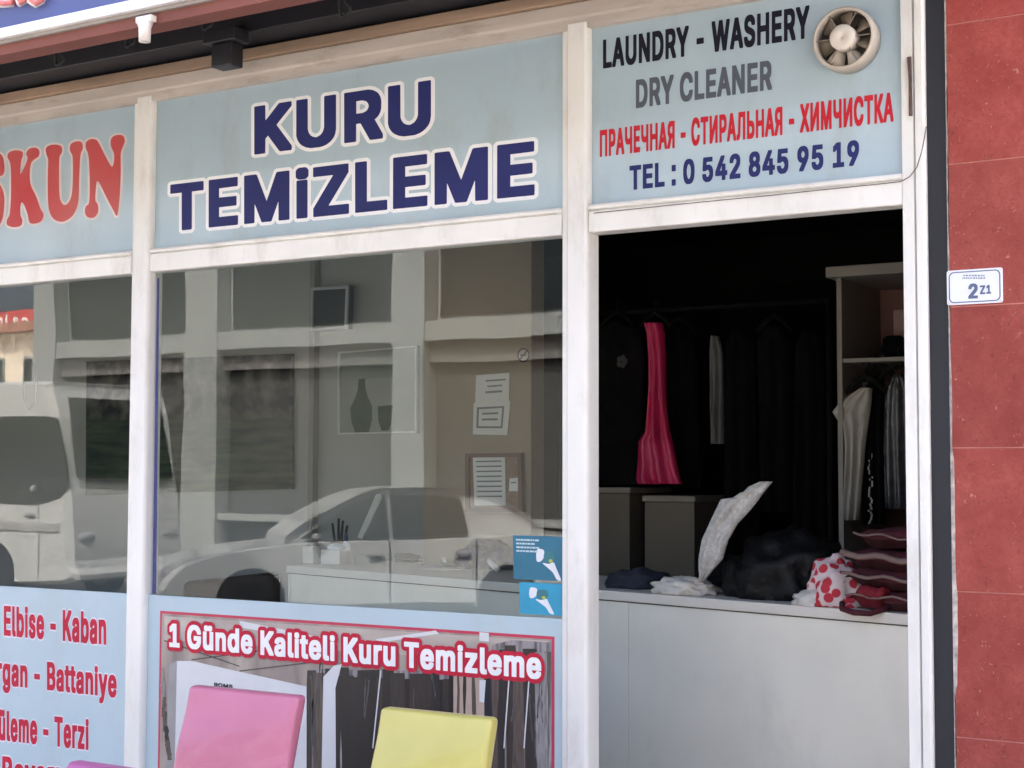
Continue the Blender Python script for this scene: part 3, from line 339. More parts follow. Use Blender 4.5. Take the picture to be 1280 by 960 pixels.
    '1 Günde Kaliteli Kuru Temizleme': '3168,57 3168,113 3176,145 3176,227 3172,273 3151,349 3135,379 3104,421 3062,457 3019,482 2975,497 2935,504 2807,502 2757,489 2704,463 2702,535 2693,569 2679,589 2659,607 2639,619 2605,628 2475,628 2447,621 2417,603 2391,573 2380,539 2379,505 2325,502 2267,485 2221,459 2177,423 2147,452 2119,471 2089,487 2039,502 1911,504 1891,500 1755,500 1731,494 1715,563 1696,591 1657,623 1611,642 1517,644 1485,637 1451,644 1373,644 1337,635 1303,617 1276,593 1257,567 1243,532 1211,562 1179,585 1135,609 1091,625 1023,636 903,634 841,619 797,600 754,573 715,538 685,501 653,445 635,393 622,333 620,201 624,161 639,101 667,35 707,-20 739,-52 777,-79 833,-107 911,-126 1041,-126 1093,-117 1147,-97 1179,-79 1217,-52 1241,-29 1279,-70 1323,-99 1355,-113 1419,-126 1497,-126 1545,-120 1671,-120 1689,-117 1715,-106 1755,-120 1887,-120 1921,-111 1945,-97 1973,-113 1999,-120 2131,-120 2165,-111 2186,-99 2211,-76 2273,-111 2325,-126 2447,-128 2491,-120 2621,-118 2659,-99 2687,-73 2745,-107 2801,-124 2827,-128 2943,-128 2975,-123 3025,-107 3091,-68 3126,-33 3149,1 3159,23|5974,521 5963,561 5945,588 5907,621 5859,642 5757,644 5723,635 5679,610 5645,625 5627,628 5495,628 5469,621 5446,609 5413,573 5402,539 5400,467 5351,489 5303,502 5173,504 5109,489 5057,463 5034,483 5005,497 4995,533 4969,565 4941,583 4925,589 4777,592 4761,588 4721,621 4683,639 4655,644 4573,644 4537,635 4491,609 4457,625 4439,628 4309,628 4281,621 4251,603 4225,573 4214,539 4214,475 4211,471 4153,495 4103,504 3987,504 3914,487 3912,535 3903,569 3889,589 3871,606 3831,626 3661,628 3635,621 3613,609 3577,576 3548,607 3509,626 3359,628 3333,621 3303,603 3277,573 3266,539 3266,-31 3277,-65 3303,-95 3333,-113 3361,-120 3509,-118 3548,-99 3583,-61 3622,-101 3645,-113 3671,-120 3817,-120 3835,-117 3869,-102 3907,-117 3955,-128 4069,-128 4115,-120 4223,-120 4257,-111 4289,-90 4325,-109 4375,-122 4483,-122 4525,-115 4549,-120 4679,-120 4713,-111 4753,-82 4807,-111 4859,-124 4969,-124 4999,-120 5025,-111 5059,-88 5107,-111 5163,-126 5293,-128 5327,-123 5377,-107 5415,-87 5447,-65 5477,-89 5509,-108 5563,-122 5671,-122 5713,-115 5735,-120 5881,-118 5914,-103 5939,-81 5954,-59 5962,-27 5962,401 5974,445|12212,145 12212,227 12208,273 12187,349 12167,385 12128,433 12085,465 12035,489 12009,498 11971,504 11855,504 11793,489 11739,461 11693,423 11661,454 11623,479 11575,499 11535,506 11431,506 11375,492 11347,501 11317,506 11219,506 11189,500 11065,500 11039,493 11017,481 10989,454 10938,483 10895,498 10855,504 10741,504 10669,485 10605,447 10602,451 10602,535 10593,569 10579,589 10561,606 10521,626 10375,628 10339,617 10317,603 10291,573 10280,539 10280,505 10277,500 9971,500 9966,503 9966,521 9955,561 9937,588 9915,610 9885,629 9861,639 9833,644 9749,644 9715,635 9670,609 9646,583 9635,565 9622,525 9622,485 9619,482 9575,499 9535,506 9431,506 9375,492 9347,501 9317,506 9219,506 9189,500 9067,500 9039,493 9017,481 8989,454 8938,483 8895,498 8855,504 8743,504 8679,489 8645,475 8644,535 8635,569 8621,589 8601,607 8565,625 8545,628 8093,628 8067,621 8037,603 8011,573 8000,539 8000,421 8015,381 8043,352 8067,339 8093,332 8155,332 8160,329 8160,-31 8171,-65 8197,-95 8227,-113 8253,-120 8403,-118 8443,-98 8461,-81 8475,-61 8484,-25 8484,327 8489,332 8517,332 8520,329 8504,271 8500,241 8500,135 8513,69 8537,9 8572,-39 8623,-83 8677,-111 8749,-128 8863,-128 8895,-124 8947,-107 8995,-82 9031,-109 9067,-120 9197,-120 9215,-117 9243,-104 9261,-113 9289,-120 9419,-120 9437,-117 9465,-104 9483,-113 9511,-120 9639,-120 9657,-117 9683,-105 9699,-113 9727,-120 9857,-120 9897,-109 9935,-120 10297,-120 10333,-111 10361,-94 10391,-109 10441,-122 10549,-122 10589,-115 10635,-91 10677,-111 10733,-126 10863,-128 10921,-117 10995,-82 11031,-109 11065,-120 11197,-120 11215,-117 11243,-104 11261,-113 11287,-120 11417,-120 11437,-117 11465,-104 11483,-113 11509,-120 11637,-120 11657,-117 11687,-103 11721,-72 11781,-107 11837,-124 11863,-128 11979,-128 12035,-117 12081,-98 12127,-68 12162,-33 12185,1 12195,23 12204,57 12204,113|7910,-59 7918,-25 7918,407 7910,439 7895,461 7870,483 7839,497 7689,500 7663,493 7635,478 7611,491 7575,500 7447,500 7429,496 7395,504 7137,500 7095,486 7069,497 7051,500 6921,500 6893,493 6865,478 6823,498 6721,501 6720,535 6712,567 6697,589 6678,607 6657,619 6621,628 6469,628 6443,621 6421,609 6385,576 6356,607 6317,626 6167,628 6141,621 6111,603 6089,579 6078,555 6074,537 6074,-31 6089,-71 6117,-100 6141,-113 6169,-120 6317,-118 6356,-99 6391,-61 6430,-101 6453,-113 6479,-120 6641,-118 6659,-111 6689,-93 6735,-113 6801,-126 6877,-126 6925,-120 7051,-120 7069,-117 7095,-106 7135,-120 7267,-120 7285,-117 7316,-103 7335,-87 7351,-67 7364,-27 7365,22 7393,-30 7439,-78 7489,-107 7549,-124 7647,-126 7695,-120 7837,-118 7877,-98 7895,-81|485,-93 511,-61 520,-27 520,81 511,115 485,147 457,165 406,177 406,533 397,569 383,589 365,606 325,626 161,628 133,621 105,605 -7,523 -33,493 -41,469 -44,329 -34,295 -7,263 15,249 49,238 81,237 82,179 79,174 39,174 13,167 -17,149 -43,119 -54,83 -54,-31 -43,-65 -10,-101 13,-113 39,-120 423,-120 457,-111|6581,253 6563,277 6579,296 6582,291|3765,265 3755,277 3763,288 3766,285',
}

def contour_list(txt):
    return [[tuple(map(int, p.split(','))) for p in c.split()] for c in txt.split('|')] if txt else []

def filled(contours):
    """flat triangles inside closed contours (holes left open)"""
    vs, es = [], []
    for c in contours:
        o = len(vs); n = len(c)
        vs += [Vector((x, y)) for x, y in c]; es += [(o + i, o + (i + 1) % n) for i in range(n)]
    v2, _, f2, _, _, _ = delaunay_2d_cdt(vs, es, [], 0, 1e-4)
    def inside(p):
        k = False
        for c in contours:
            for (x0, y0), (x1, y1) in zip(c, c[1:] + c[:1]):
                if (y0 > p.y) != (y1 > p.y) and p.x < x0 + (p.y - y0) * (x1 - x0) / (y1 - y0): k = not k
        return k
    keep = [tuple(f) for f in f2 if inside(sum((v2[i] for i in f), Vector((0, 0))) / len(f))]
    return [Vector((v.x, v.y, 0)) for v in v2], keep

def lettering(body, quad, Y, m, parent, halo=None, lift=0.0012):
    """quad: pixel corners top-left, top-right, bottom-right, bottom-left of the CAP height box"""
    tl, tr, br, bl = [at(*q, Y) for q in quad]
    vs, fs, x = [], [], 0
    for ch in body:
        adv, txt = GLYPHS[ch]
        cs = contour_list(txt)
        if cs:
            v, f = filled(cs)
            o = len(vs)
            vs += [p + Vector((x, 0, 0)) for p in v]; fs += [tuple(i + o for i in q) for q in f]
        x += adv * 1000
    x0 = min(v.x for v in vs); x1 = max(v.x for v in vs)
    hz = [p[1] for c in contour_list(GLYPHS['H'][1]) for p in c]
    z0, z1 = min(hz), max(hz)
    def put(vlist, dy):
        out = []
        for v in vlist:
            s = (v.x - x0) / (x1 - x0); t = (v.y - z0) / (z1 - z0)
            p = (bl * (1 - s) + br * s) * (1 - t) + (tl * (1 - s) + tr * s) * t
            out.append(p + Vector((0, dy, 0)))
        return out
    if halo:
        v, f = filled(contour_list(HALOS[body]))
        obj('lettering_outline', Geo().add(put(v, -lift * 0.5), f), halo, parent)
    return obj('lettering', Geo().add(put(vs, -lift), fs), m, parent)

# ------------------------------------------------------------------ materials
M_frame = mat('white_frame', (0.78, 0.775, 0.74), 0.42, var=0.09, scale=3.5, bump=0.03, bscale=6, stretch=(1, 1, 0.3))
def add_grime(m, col, amount, scale, stretch):
    nt = m.node_tree; b = nt.nodes['Principled BSDF']
    src = b.inputs['Base Color'].links[0].from_socket
    tc = nt.nodes.new('ShaderNodeTexCoord'); mp = nt.nodes.new('ShaderNodeMapping'); mp.inputs['Scale'].default_value = stretch
    nz = nt.nodes.new('ShaderNodeTexNoise'); nz.inputs['Scale'].default_value = scale; nz.inputs['Detail'].default_value = 8; nz.inputs['Roughness'].default_value = 0.7
    rp = nt.nodes.new('ShaderNodeValToRGB'); rp.color_ramp.elements[0].position = 0.52; rp.color_ramp.elements[1].position = 0.78
    rp.color_ramp.elements[1].color = (amount, amount, amount, 1)
    mx = nt.nodes.new('ShaderNodeMixRGB'); mx.inputs[2].default_value = (*col, 1)
    nt.links.new(tc.outputs['Object'], mp.inputs[0]); nt.links.new(mp.outputs[0], nz.inputs['Vector']); nt.links.new(nz.outputs[0], rp.inputs[0])
    nt.links.new(rp.outputs[0], mx.inputs[0]); nt.links.new(src, mx.inputs[1]); nt.links.new(mx.outputs[0], b.inputs['Base Color'])
add_grime(M_frame, (0.46, 0.42, 0.35), 0.5, 9.0, (1, 1, 0.4))
M_bead = mat('frame_bead', (0.74, 0.72, 0.68), 0.4, var=0.1, scale=9)
M_beige = mat('beige_head', (0.50, 0.45, 0.40), 0.7, var=0.15, scale=5, stretch=(0.4, 1, 3))
M_wood = mat('brown_board', (0.36, 0.25, 0.17), 0.75, var=0.25, scale=6, stretch=(0.25, 1, 3), bump=0.1)
M_dark = mat('black_steel', (0.018, 0.018, 0.022), 0.5, var=0.3, scale=8)
M_dgrey = mat('charcoal_strip', (0.022, 0.023, 0.028), 0.6, spec=0.3, var=0.15, scale=5, stretch=(1, 1, 0.3))
M_grey = mat('grey_pipe', (0.16, 0.16, 0.16), 0.6, var=0.2)
M_rubber = mat('rubber', (0.02, 0.02, 0.02), 0.7, var=0.2)
M_signblue = mat('pale_blue_film', (0.42, 0.53, 0.585), 0.32, spec=0.5, var=0.05, scale=1.9, col2=(0.37, 0.48, 0.54), coat=0.4, bump=0.04, bscale=7)
M_lowblue = mat('pale_blue_low', (0.42, 0.54, 0.60), 0.4, var=0.04, scale=1.6)
add_grime(M_signblue, (0.33, 0.37, 0.37), 0.7, 5.0, (1, 1, 0.4))
add_grime(M_beige, (0.22, 0.17, 0.12), 0.8, 8.0, (0.5, 1, 2))
add_grime(M_lowblue, (0.40, 0.45, 0.46), 0.6, 5.0, (1, 1, 0.4))
M_white = mat('white_vinyl', (0.82, 0.83, 0.84), 0.4, var=0.03)
M_navy = mat('navy_vinyl', (0.018, 0.024, 0.125), 0.55, spec=0.25, var=0.12, scale=3)
M_black = mat('black_vinyl', (0.010, 0.010, 0.02), 0.55, spec=0.2, var=0.1)
M_greyv = mat('grey_vinyl', (0.085, 0.10, 0.125), 0.55, spec=0.25, var=0.1)
M_red = mat('red_vinyl', (0.52, 0.016, 0.030), 0.55, spec=0.25, var=0.12, scale=4)
M_terra = mat('terracotta_paint', (0.19, 0.062, 0.047), 0.7, var=0.12, scale=3)
M_plaster = mat('cream_plaster', (0.55, 0.48, 0.40), 0.85, var=0.08, scale=2, bump=0.15)
M_glass = glass_mat('window_glass')
M_mortar = mat('mortar', (0.50, 0.20, 0.17), 0.9, var=0.2, scale=20, bump=0.3)
M_chip = mat('broken_mortar', (0.5, 0.44, 0.40), 0.9, var=0.4, scale=40, bump=0.6)

def tile_material():
    m = bpy.data.materials.new('red_terrazzo'); m.use_nodes = True
    nt = m.node_tree; b = nt.nodes['Principled BSDF']
    tc = nt.nodes.new('ShaderNodeTexCoord')
    def N(t, **k):
        n = nt.nodes.new(t)
        for a, v in k.items(): n.inputs[a].default_value = v
        return n
    n1 = N('ShaderNodeTexNoise', Scale=9.0, Detail=7.0, Roughness=0.65)
    n2 = N('ShaderNodeTexNoise', Scale=52.0, Detail=3.0, Distortion=1.5)
    n3 = N('ShaderNodeTexNoise', Scale=38.0, Detail=2.0, Distortion=2.2)
    v3 = N('ShaderNodeTexVoronoi', Scale=46.0)
    for n in (n1, n2, n3, v3): nt.links.new(tc.outputs['Object'], n.inputs['Vector'])
    def ramp(src, e):
        r = nt.nodes.new('ShaderNodeValToRGB'); nt.links.new(src, r.inputs[0])
        els = r.color_ramp.elements
        els[0].position, els[0].color = e[0][0], (*e[0][1], 1)
        els[1].position, els[1].color = e[1][0], (*e[1][1], 1)
        for p, c in e[2:]:
            x = els.new(p); x.color = (*c, 1)
        return r
    base = ramp(n1.outputs[0], [(0.32, (0.245, 0.040, 0.032)), (0.68, (0.36, 0.080, 0.064))])
    n5 = N('ShaderNodeTexNoise', Scale=60.0, Detail=4.0, Roughness=0.7, Distortion=0.8); nt.links.new(tc.outputs['Object'], n5.inputs['Vector'])
    md = ramp(n5.outputs[0], [(0.40, (1, 1, 1)), (0.58, (0, 0, 0))])
    lt = ramp(n2.outputs[0], [(0.66, (0, 0, 0)), (0.74, (1, 1, 1))])
    dk = ramp(n3.outputs[0], [(0.27, (1, 1, 1)), (0.36, (0, 0, 0))])
    def mix(a, bcol, f, k=1.0):
        x = nt.nodes.new('ShaderNodeMixRGB'); x.inputs[2].default_value = (*bcol, 1)
        mm = nt.nodes.new('ShaderNodeMath'); mm.operation = 'MULTIPLY'; mm.inputs[1].default_value = k
        nt.links.new(f, mm.inputs[0]); nt.links.new(mm.outputs[0], x.inputs[0]); nt.links.new(a, x.inputs[1]); return x.outputs[0]
    c = mix(base.outputs[0], (0.25, 0.045, 0.036), md.outputs[0], 0.55)
    c = mix(c, (0.52, 0.24, 0.20), lt.outputs[0], 0.6)
    c = mix(c, (0.13, 0.03, 0.03), dk.outputs[0], 0.6)
    at_ = nt.nodes.new('ShaderNodeAttribute'); at_.attribute_name = 'tone'
    mlt = nt.nodes.new('ShaderNodeMixRGB'); mlt.blend_type = 'MULTIPLY'; mlt.inputs[0].default_value = 1.0
    nt.links.new(c, mlt.inputs[1]); nt.links.new(at_.outputs['Color'], mlt.inputs[2]); c = mlt.outputs[0]
    nt.links.new(c, b.inputs['Base Color'])
    b.inputs['Roughness'].default_value = 0.6
    b.inputs['Specular IOR Level'].default_value = 0.25
    bp = N('ShaderNodeBump', Strength=0.12, Distance=0.004)
    nt.links.new(n2.outputs[0], bp.inputs['Height']); nt.links.new(bp.outputs[0], b.inputs['Normal'])
    return m
M_tile = tile_material()

# ------------------------------------------------------------------ facade coordinates
K = 0.87
def X_(v): return v * K
def Z_(v): return 1.55 + v * K
XA, XB, XC, XD, XE, XF = [X_(v) for v in (-5.038, -4.921, -2.826, -2.711, -1.536, -1.401)]
XWD = at(1163, 450).x              # white jamb / charcoal strip
ZSB, ZTB, ZST, ZTOP = Z_(0.990), Z_(0.886), Z_(-0.536), Z_(1.654)
XL = -8.6                          # left end of the shop front
ZBOT = 0.18

# ------------------------------------------------------------------ ground
pav = Geo().box((-60, -3.1, -0.3), (60, 0.0, 0.0))
obj('pavement', pav, mat('paving', (0.42, 0.39, 0.34), 0.9, var=0.15, scale=3, bump=0.2), kind='structure')
obj('kerb', Geo().box((-60, -3.25, -0.3), (60, -3.1, 0.004)), mat('kerb_stone', (0.42, 0.41, 0.39), 0.9, bump=0.2), kind='structure', bevel=0.015)
obj('road', Geo().box((-400, -15.2, -0.5), (400, -3.25, -0.13)), mat('asphalt', (0.20, 0.195, 0.18), 0.9, var=0.2, scale=8, bump=0.3, bscale=120), kind='structure')
obj('ground', Geo().box((-800, -800, -0.8), (800, 800, -0.5)), mat('earth', (0.30, 0.26, 0.21), 0.95, var=0.2, scale=0.3), kind='structure')
obj('opposite_pavement', Geo().box((-200, -60, -0.5), (200, -15.2, 0.0)), mat('light_paving', (0.46, 0.43, 0.38), 0.9, var=0.12, scale=2, bump=0.2), kind='structure')

# ------------------------------------------------------------------ the shop building and its room
bld = thing('shop_building', 'shop building that holds the dry cleaner, with red terrazzo tiled pier beside the door', 'building', (-4, 2.5, 0))
g = Geo().box((XL - 1.2, 0.02, 3.43), (4.5, 9.0, 12.0))
obj('upper_shade_mass', g, M_plaster, bld)  # unseen mass, made this tall for the shadow it throws over the street
g = Geo().box((XL - 1.2, 0.03, -0.1), (XL - 0.06, 9.0, 3.355))
obj('side_wall', g, M_plaster, bld)
g = Geo().box((XF + 0.03, 0.035, -0.1), (4.5, 9.0, 3.355))
obj('pier_core', g, M_plaster, bld)
# tiles on the pier
tz = [Z_(v) for v in (0.085 - 0.459 * 3, 0.085 - 0.459 * 2 - 0.002, 0.085 - 0.459, 0.085, 0.54, 1.006, 1.465, 1.92, 2.05)]
g = Geo().box((XF + 0.012, -0.0066, 0.0), (4.48, 0.034, 3.33))
obj('mortar_bed', g, M_mortar, bld)
g = Geo()
xs = [XF + 0.012, XF + 0.83, XF + 1.63, XF + 2.43, 4.45]
zs = [0.0] + tz[0:8] + [3.33]
for i in range(len(xs) - 1):
    for j in range(len(zs) - 1):
        if zs[j + 1] - zs[j] < 0.02: continue
        x0, x1, z0, z1 = xs[i] + 0.0015, xs[i + 1] - 0.0015, zs[j] + 0.0018, zs[j + 1] - 0.0018
        jx = random.uniform(-0.001, 0.001)
        g.box((x0, -0.0085 + jx, z0), (x1, -0.0067, z1))
to = obj('wall_tile', g, M_tile, bld, bevel=0.0006)
ca = to.data.color_attributes.new('tone', 'FLOAT_COLOR', 'POINT')
for i in range(len(to.data.vertices) // 8):                       # each tile fired to a slightly different red
    k = random.uniform(0.88, 1.10); k2 = k * random.uniform(0.95, 1.06)
    for j in range(8): ca.data[i * 8 + j].color = (k, k2, k2, 1)
# ragged mortar along the outer edge of the tiles
g = Geo()
rings = []
for i in range(70):
    z = 0.02 + i * (3.28 / 69)
    w = 0.003 + 0.010 * max(0, noise.noise(Vector((z * 3.1, 0, 3)))) + 0.005 * max(0, noise.noise(Vector((z * 17, 1, 0)))) + (0.008 if 0.95 < z < 1.62 else 0)
    x = XF + 0.012
    rings.append([Vector((x - 0.006, 0.02, z)), Vector((x - 0.006, -0.006, z)), Vector((x - 0.006 + w, -0.0125, z)), Vector((x - 0.004 + w, 0.02, z))])
g.loft(rings)
obj('mortar_edge', g, M_chip, bld)

# room
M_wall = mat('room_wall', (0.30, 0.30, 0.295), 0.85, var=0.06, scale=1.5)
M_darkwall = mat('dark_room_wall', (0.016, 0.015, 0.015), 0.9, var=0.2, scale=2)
obj('floor', Geo().box((XL - 0.05, 0.09, -0.02), (XF + 0.02, 6.0, 0.06)), mat('floor_tiles', (0.16, 0.14, 0.12), 0.5, var=0.15), kind='structure')
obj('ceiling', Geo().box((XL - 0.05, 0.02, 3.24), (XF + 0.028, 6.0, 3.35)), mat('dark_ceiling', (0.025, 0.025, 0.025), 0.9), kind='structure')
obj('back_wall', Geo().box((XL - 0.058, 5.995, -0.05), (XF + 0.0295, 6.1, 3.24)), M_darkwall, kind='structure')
YB, YP = 2.25, 2.0
xr = at(533, 500, YB).x
g = Geo().box((XL - 0.05, YB, 0.062), (xr, YB + 0.12, 3.235))
obj('pale_room_wall', g, M_wall, kind='structure')
g = Geo().box((at(393, 500, YB).x, YB - 0.05, 0.062), (at(399, 500, YB).x, YB - 0.002, 3.235))
obj('wall_trim', g, mat('wall_trim', (0.2, 0.195, 0.18), 0.8), kind='structure')
xp0, xp1 = at(530, 500, YP).x, at(664, 500, YP).x
obj('partition_wall', Geo().box((xp0, YP, 0.062), (xp1, YP + 0.12, 3.235)), mat('beige_partition', (0.26, 0.205, 0.15), 0.8, var=0.06, scale=2), kind='structure')
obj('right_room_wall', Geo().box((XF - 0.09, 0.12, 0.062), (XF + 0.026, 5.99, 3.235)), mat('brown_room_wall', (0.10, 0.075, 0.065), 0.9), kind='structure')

# ------------------------------------------------------------------ the shop front: frame and panes
front = thing('shop_window', 'white framed shop front with two glazed bays and an open doorway', 'shop window', (-4, 0, 0))
def mullion(x0, x1, z0, z1, name='mullion'):
    w = x1 - x0
    g = Geo()
    prof = [(x0, 0.05), (x0, -0.012), (x0 + 0.018, -0.016), (x0 + 0.022, -0.012), (x0 + 0.026, -0.024), (x1 - 0.012, -0.026), (x1 - 0.006, -0.022), (x1, -0.010), (x1, 0.05)]
    g.prism([Vector((a, b, z0)) for a, b in prof], (0, 0, z1 - z0))
    return obj(name, g, M_frame, front, bevel=0.0015)
mullion(XA, XB, ZBOT, ZTOP + 0.02)
mullion(XC, XD, ZBOT, ZTOP + 0.02)
mullion(XL - 0.055, XL + 0.05, ZBOT, ZTOP + 0.02)
# door jamb: two stepped strips
g = Geo()
w = XWD - XE
prof = [(XE, 0.05), (XE, -0.018), (XE + w * 0.5, -0.022), (XE + w * 0.53, -0.008), (XE + w * 0.57, -0.008), (XE + w * 0.6, -0.026), (XWD - 0.006, -0.028), (XWD, -0.02), (XWD, 0.05)]
g.prism([Vector((a, b, 0.0)) for a, b in prof], (0, 0, ZTOP + 0.3))
obj('door_jamb', g, M_frame, front, bevel=0.0015)
g = Geo().box((XWD + 0.001, -0.006, 0.0), (XF + 0.010, 0.05, 3.33))
obj('charcoal_strip', g, M_dgrey, front)
def transom(x0, x1, name='transom', z0=None, z1=None):
    z0 = ZTB if z0 is None else z0; z1 = ZSB if z1 is None else z1
    h = z1 - z0
    prof = [(0.05, z0), (-0.016, z0), (-0.020, z0 + 0.004), (-0.020, z0 + h * 0.74), (-0.008, z0 + h * 0.76), (-0.008, z0 + h * 0.80), (-0.022, z0 + h * 0.82), (-0.026, z0 + h * 0.9), (-0.022, z0 + h * 0.99), (-0.010, z1), (0.05, z1)]
    g = Geo().prism([Vector((x0, a, b)) for a, b in prof], (x1 - x0, 0, 0))
    return obj(name, g, M_frame, front, bevel=0.0015)
bays = [(XL + 0.051, XA - 0.001), (XB + 0.001, XC - 0.001), (XD + 0.001, XE - 0.001)]
for a, b in bays:
    transom(a, b)
for a, b in bays[:2]:
    obj('bottom_rail', Geo().box((a, -0.02, 0.02), (b, 0.05, ZBOT)), M_frame, front, bevel=0.003)
    obj('pane', Geo().box((a, 0.012, ZST - 0.03), (b, 0.018, ZTB + 0.012)), M_glass, front)
# head of the frame, its beige board and brown board
obj('head_rail', Geo().prism([Vector((XL, a, b)) for a, b in ((0.05, ZTOP), (-0.020, ZTOP), (-0.020, ZTOP + 0.035), (-0.03, ZTOP + 0.04), (-0.03, ZTOP + 0.085), (0.05, ZTOP + 0.085))], (XWD - XL, 0, 0)), M_beige, front, bevel=0.002)
obj('head_board', Geo().box((XL, -0.05, ZTOP + 0.087), (XWD, 0.05, ZTOP + 0.127)), M_wood, front, bevel=0.004)
# thin black gasket that curls up at the corner of the right-hand sign
pts = [at(px, py, -0.0275) for px, py in ((742, 266.3), (800, 260.5), (840, 256.2), (900, 250.2), (960, 244.6), (1000, 240.2), (1060, 234), (1100, 230), (1126, 227), (1137, 221), (1146, 209), (1152, 190), (1156, 170), (1158, 158))]
obj('gasket', Geo().tube(pts, 0.0014, 6), mat('dirty_sealant', (0.10, 0.085, 0.07), 0.8, var=0.4, scale=30), front, smooth=True)
g = Geo().prism([at(px, py, -0.024) for px, py in ((1134.5, 72), (1139.5, 71), (1140, 96), (1141, 145), (1137, 145.5), (1136.5, 100))], (0, -0.008, 0))
obj('hinge', g, mat('rusty_steel', (0.09, 0.05, 0.045), 0.6, var=0.4, scale=30), front, bevel=0.001)
# narrow blue film down the inside edge of the middle pane
g = Geo().prism([at(px, py, 0.021) for px, py in ((194, 348), (199, 347), (196, 640), (195, 742), (186, 742), (190, 560))], (0, 0.001, 0))
obj('blue_film_edge', g, mat('blue_edge', (0.07, 0.07, 0.30), 0.5), front)

# ------------------------------------------------------------------ signs in the top lights
def sign_panel(name, label, x0, x1, z0, z1, y=0.004, m=M_signblue, cat='sign'):
    r = thing(name, label, cat, ((x0 + x1) / 2, 0, z0))
    obj('panel', Geo().box((x0, y, z0), (x1, y + 0.008, z1)), m, r)
    return r
YS = 0.004
s1 = sign_panel('name_sign', 'pale blue shop sign with bulbous red letters SKUN outlined in white', bays[0][0], bays[0][1], ZSB - 0.004, ZTOP + 0.004)
s2 = sign_panel('dry_cleaning_sign', 'pale blue sign with big navy words KURU TEMiZLEME above the middle window', bays[1][0], bays[1][1], ZSB - 0.004, ZTOP + 0.004)
s3 = sign_panel('service_sign', 'pale blue sign with LAUNDRY, DRY CLEANER, Cyrillic words and telephone number above the doorway', bays[2][0], bays[2][1], ZSB - 0.004, ZTOP + 0.004)
lettering('KURU', [(318, 133.4), (539, 100), (539, 165.5), (318, 193.5)], YS, M_navy, s2, M_white)
lettering('TEMiZLEME', [(213, 231), (668.5, 176), (668.5, 244), (213, 289.5)], YS, M_navy, s2, M_white)
lettering('LAUNDRY - WASHERY', [(754, 50), (1012, 6.5), (1012, 47.5), (754, 86)], YS, M_black, s3)
lettering('DRY CLEANER', [(795, 100), (965, 75), (965, 112), (795, 135.5)], YS, M_greyv, s3)
lettering('ПРАЧЕЧНАЯ - СТИРАЛЬНАЯ - ХИМЧИСТКА', [(750, 163), (1117, 115), (1117, 152), (750, 196.5)], YS, M_red, s3)
lettering('TEL : 0 542 845 95 19', [(787, 207.5), (1074, 175), (1074, 206.5), (787, 238)], YS, M_navy, s3)

# SKUN: swelling letters with ball ends, one drawn outline per letter
LETTER_SHAPES = [
    [(62,300),(72,262),(120,243),(178,252),(186,285),(172,330),(165,430),(195,380),(222,310),(212,270),(235,232),(285,222),(316,245),(312,290),(275,318),(250,350),(240,430),(248,520),(290,610),(325,710),(350,755),(335,805),(290,828),(240,822),(225,760),(200,690),(178,660),(165,690),(165,760),(180,800),(170,845),(110,858),(60,840),(58,800),(80,750),(90,600),(90,420),(82,340)],
    [(375,280),(368,230),(400,203),(455,198),(495,215),(497,260),(478,300),(475,420),(478,600),(495,660),(520,680),(550,660),(575,600),(585,480),(585,330),(580,280),(562,245),(568,195),(610,172),(655,178),(665,225),(650,265),(642,330),(635,480),(630,640),(600,740),(550,795),(490,815),(430,790),(395,720),(385,600),(385,420),(388,320)],
    [(690,230),(690,180),(725,155),(770,158),(795,190),(850,300),(895,372),(912,340),(915,270),(890,210),(892,150),(930,122),(985,126),(1000,170),(985,215),(968,270),(968,420),(960,600),(945,740),(933,768),(915,735),(850,610),(800,510),(778,495),(768,560),(765,640),(785,680),(785,740),(750,782),(700,775),(682,735),(690,690),(715,660),(720,520),(715,340),(705,265)],
    [(-160,330),(-120,270),(-60,250),(0,268),(30,310),(38,400),(20,445),(-20,440),(-30,400),(-40,350),(-80,330),(-105,360),(-90,420),(-40,470),(10,530),(36,610),(34,720),(20,800),(-20,860),(-90,880),(-150,850),(-170,780),(-150,720),(-110,715),(-95,770),(-80,810),(-50,800),(-42,740),(-60,670),(-110,590),(-160,500),(-175,410)]]
M_skun = mat('red_with_glare', (0.50, 0.035, 0.045), 0.4, scale=2.2, col2=(0.50, 0.11, 0.10))  # pinker second tone is glare painted into the red
for L in LETTER_SHAPES:
    P = smooth_prof(L, 4)
    n = len(P)
    area = sum(P[i][0] * P[(i + 1) % n][1] - P[(i + 1) % n][0] * P[i][1] for i in range(n))
    sg = 1 if area > 0 else -1
    O = []
    for i in range(n):
        tx, ty = P[(i + 2) % n][0] - P[i - 2][0], P[(i + 2) % n][1] - P[i - 2][1]
        l = math.hypot(tx, ty) or 1
        O.append((P[i][0] + sg * ty / l * 17, P[i][1] - sg * tx / l * 17))
    for poly, dy, nm, mm in ((O, -0.0008, 'lettering_outline', mat('pinkish_white_vinyl', (0.66, 0.58, 0.57), 0.5)), (P, -0.0016, 'lettering', M_skun)):
        v, f = filled([[(x, y) for x, y in poly]])
        obj(nm, Geo().add([at(p.x / 6.4, 150 + p.y / 6.4, YS) + Vector((0, dy, 0)) for p in v], f), mm, s1)

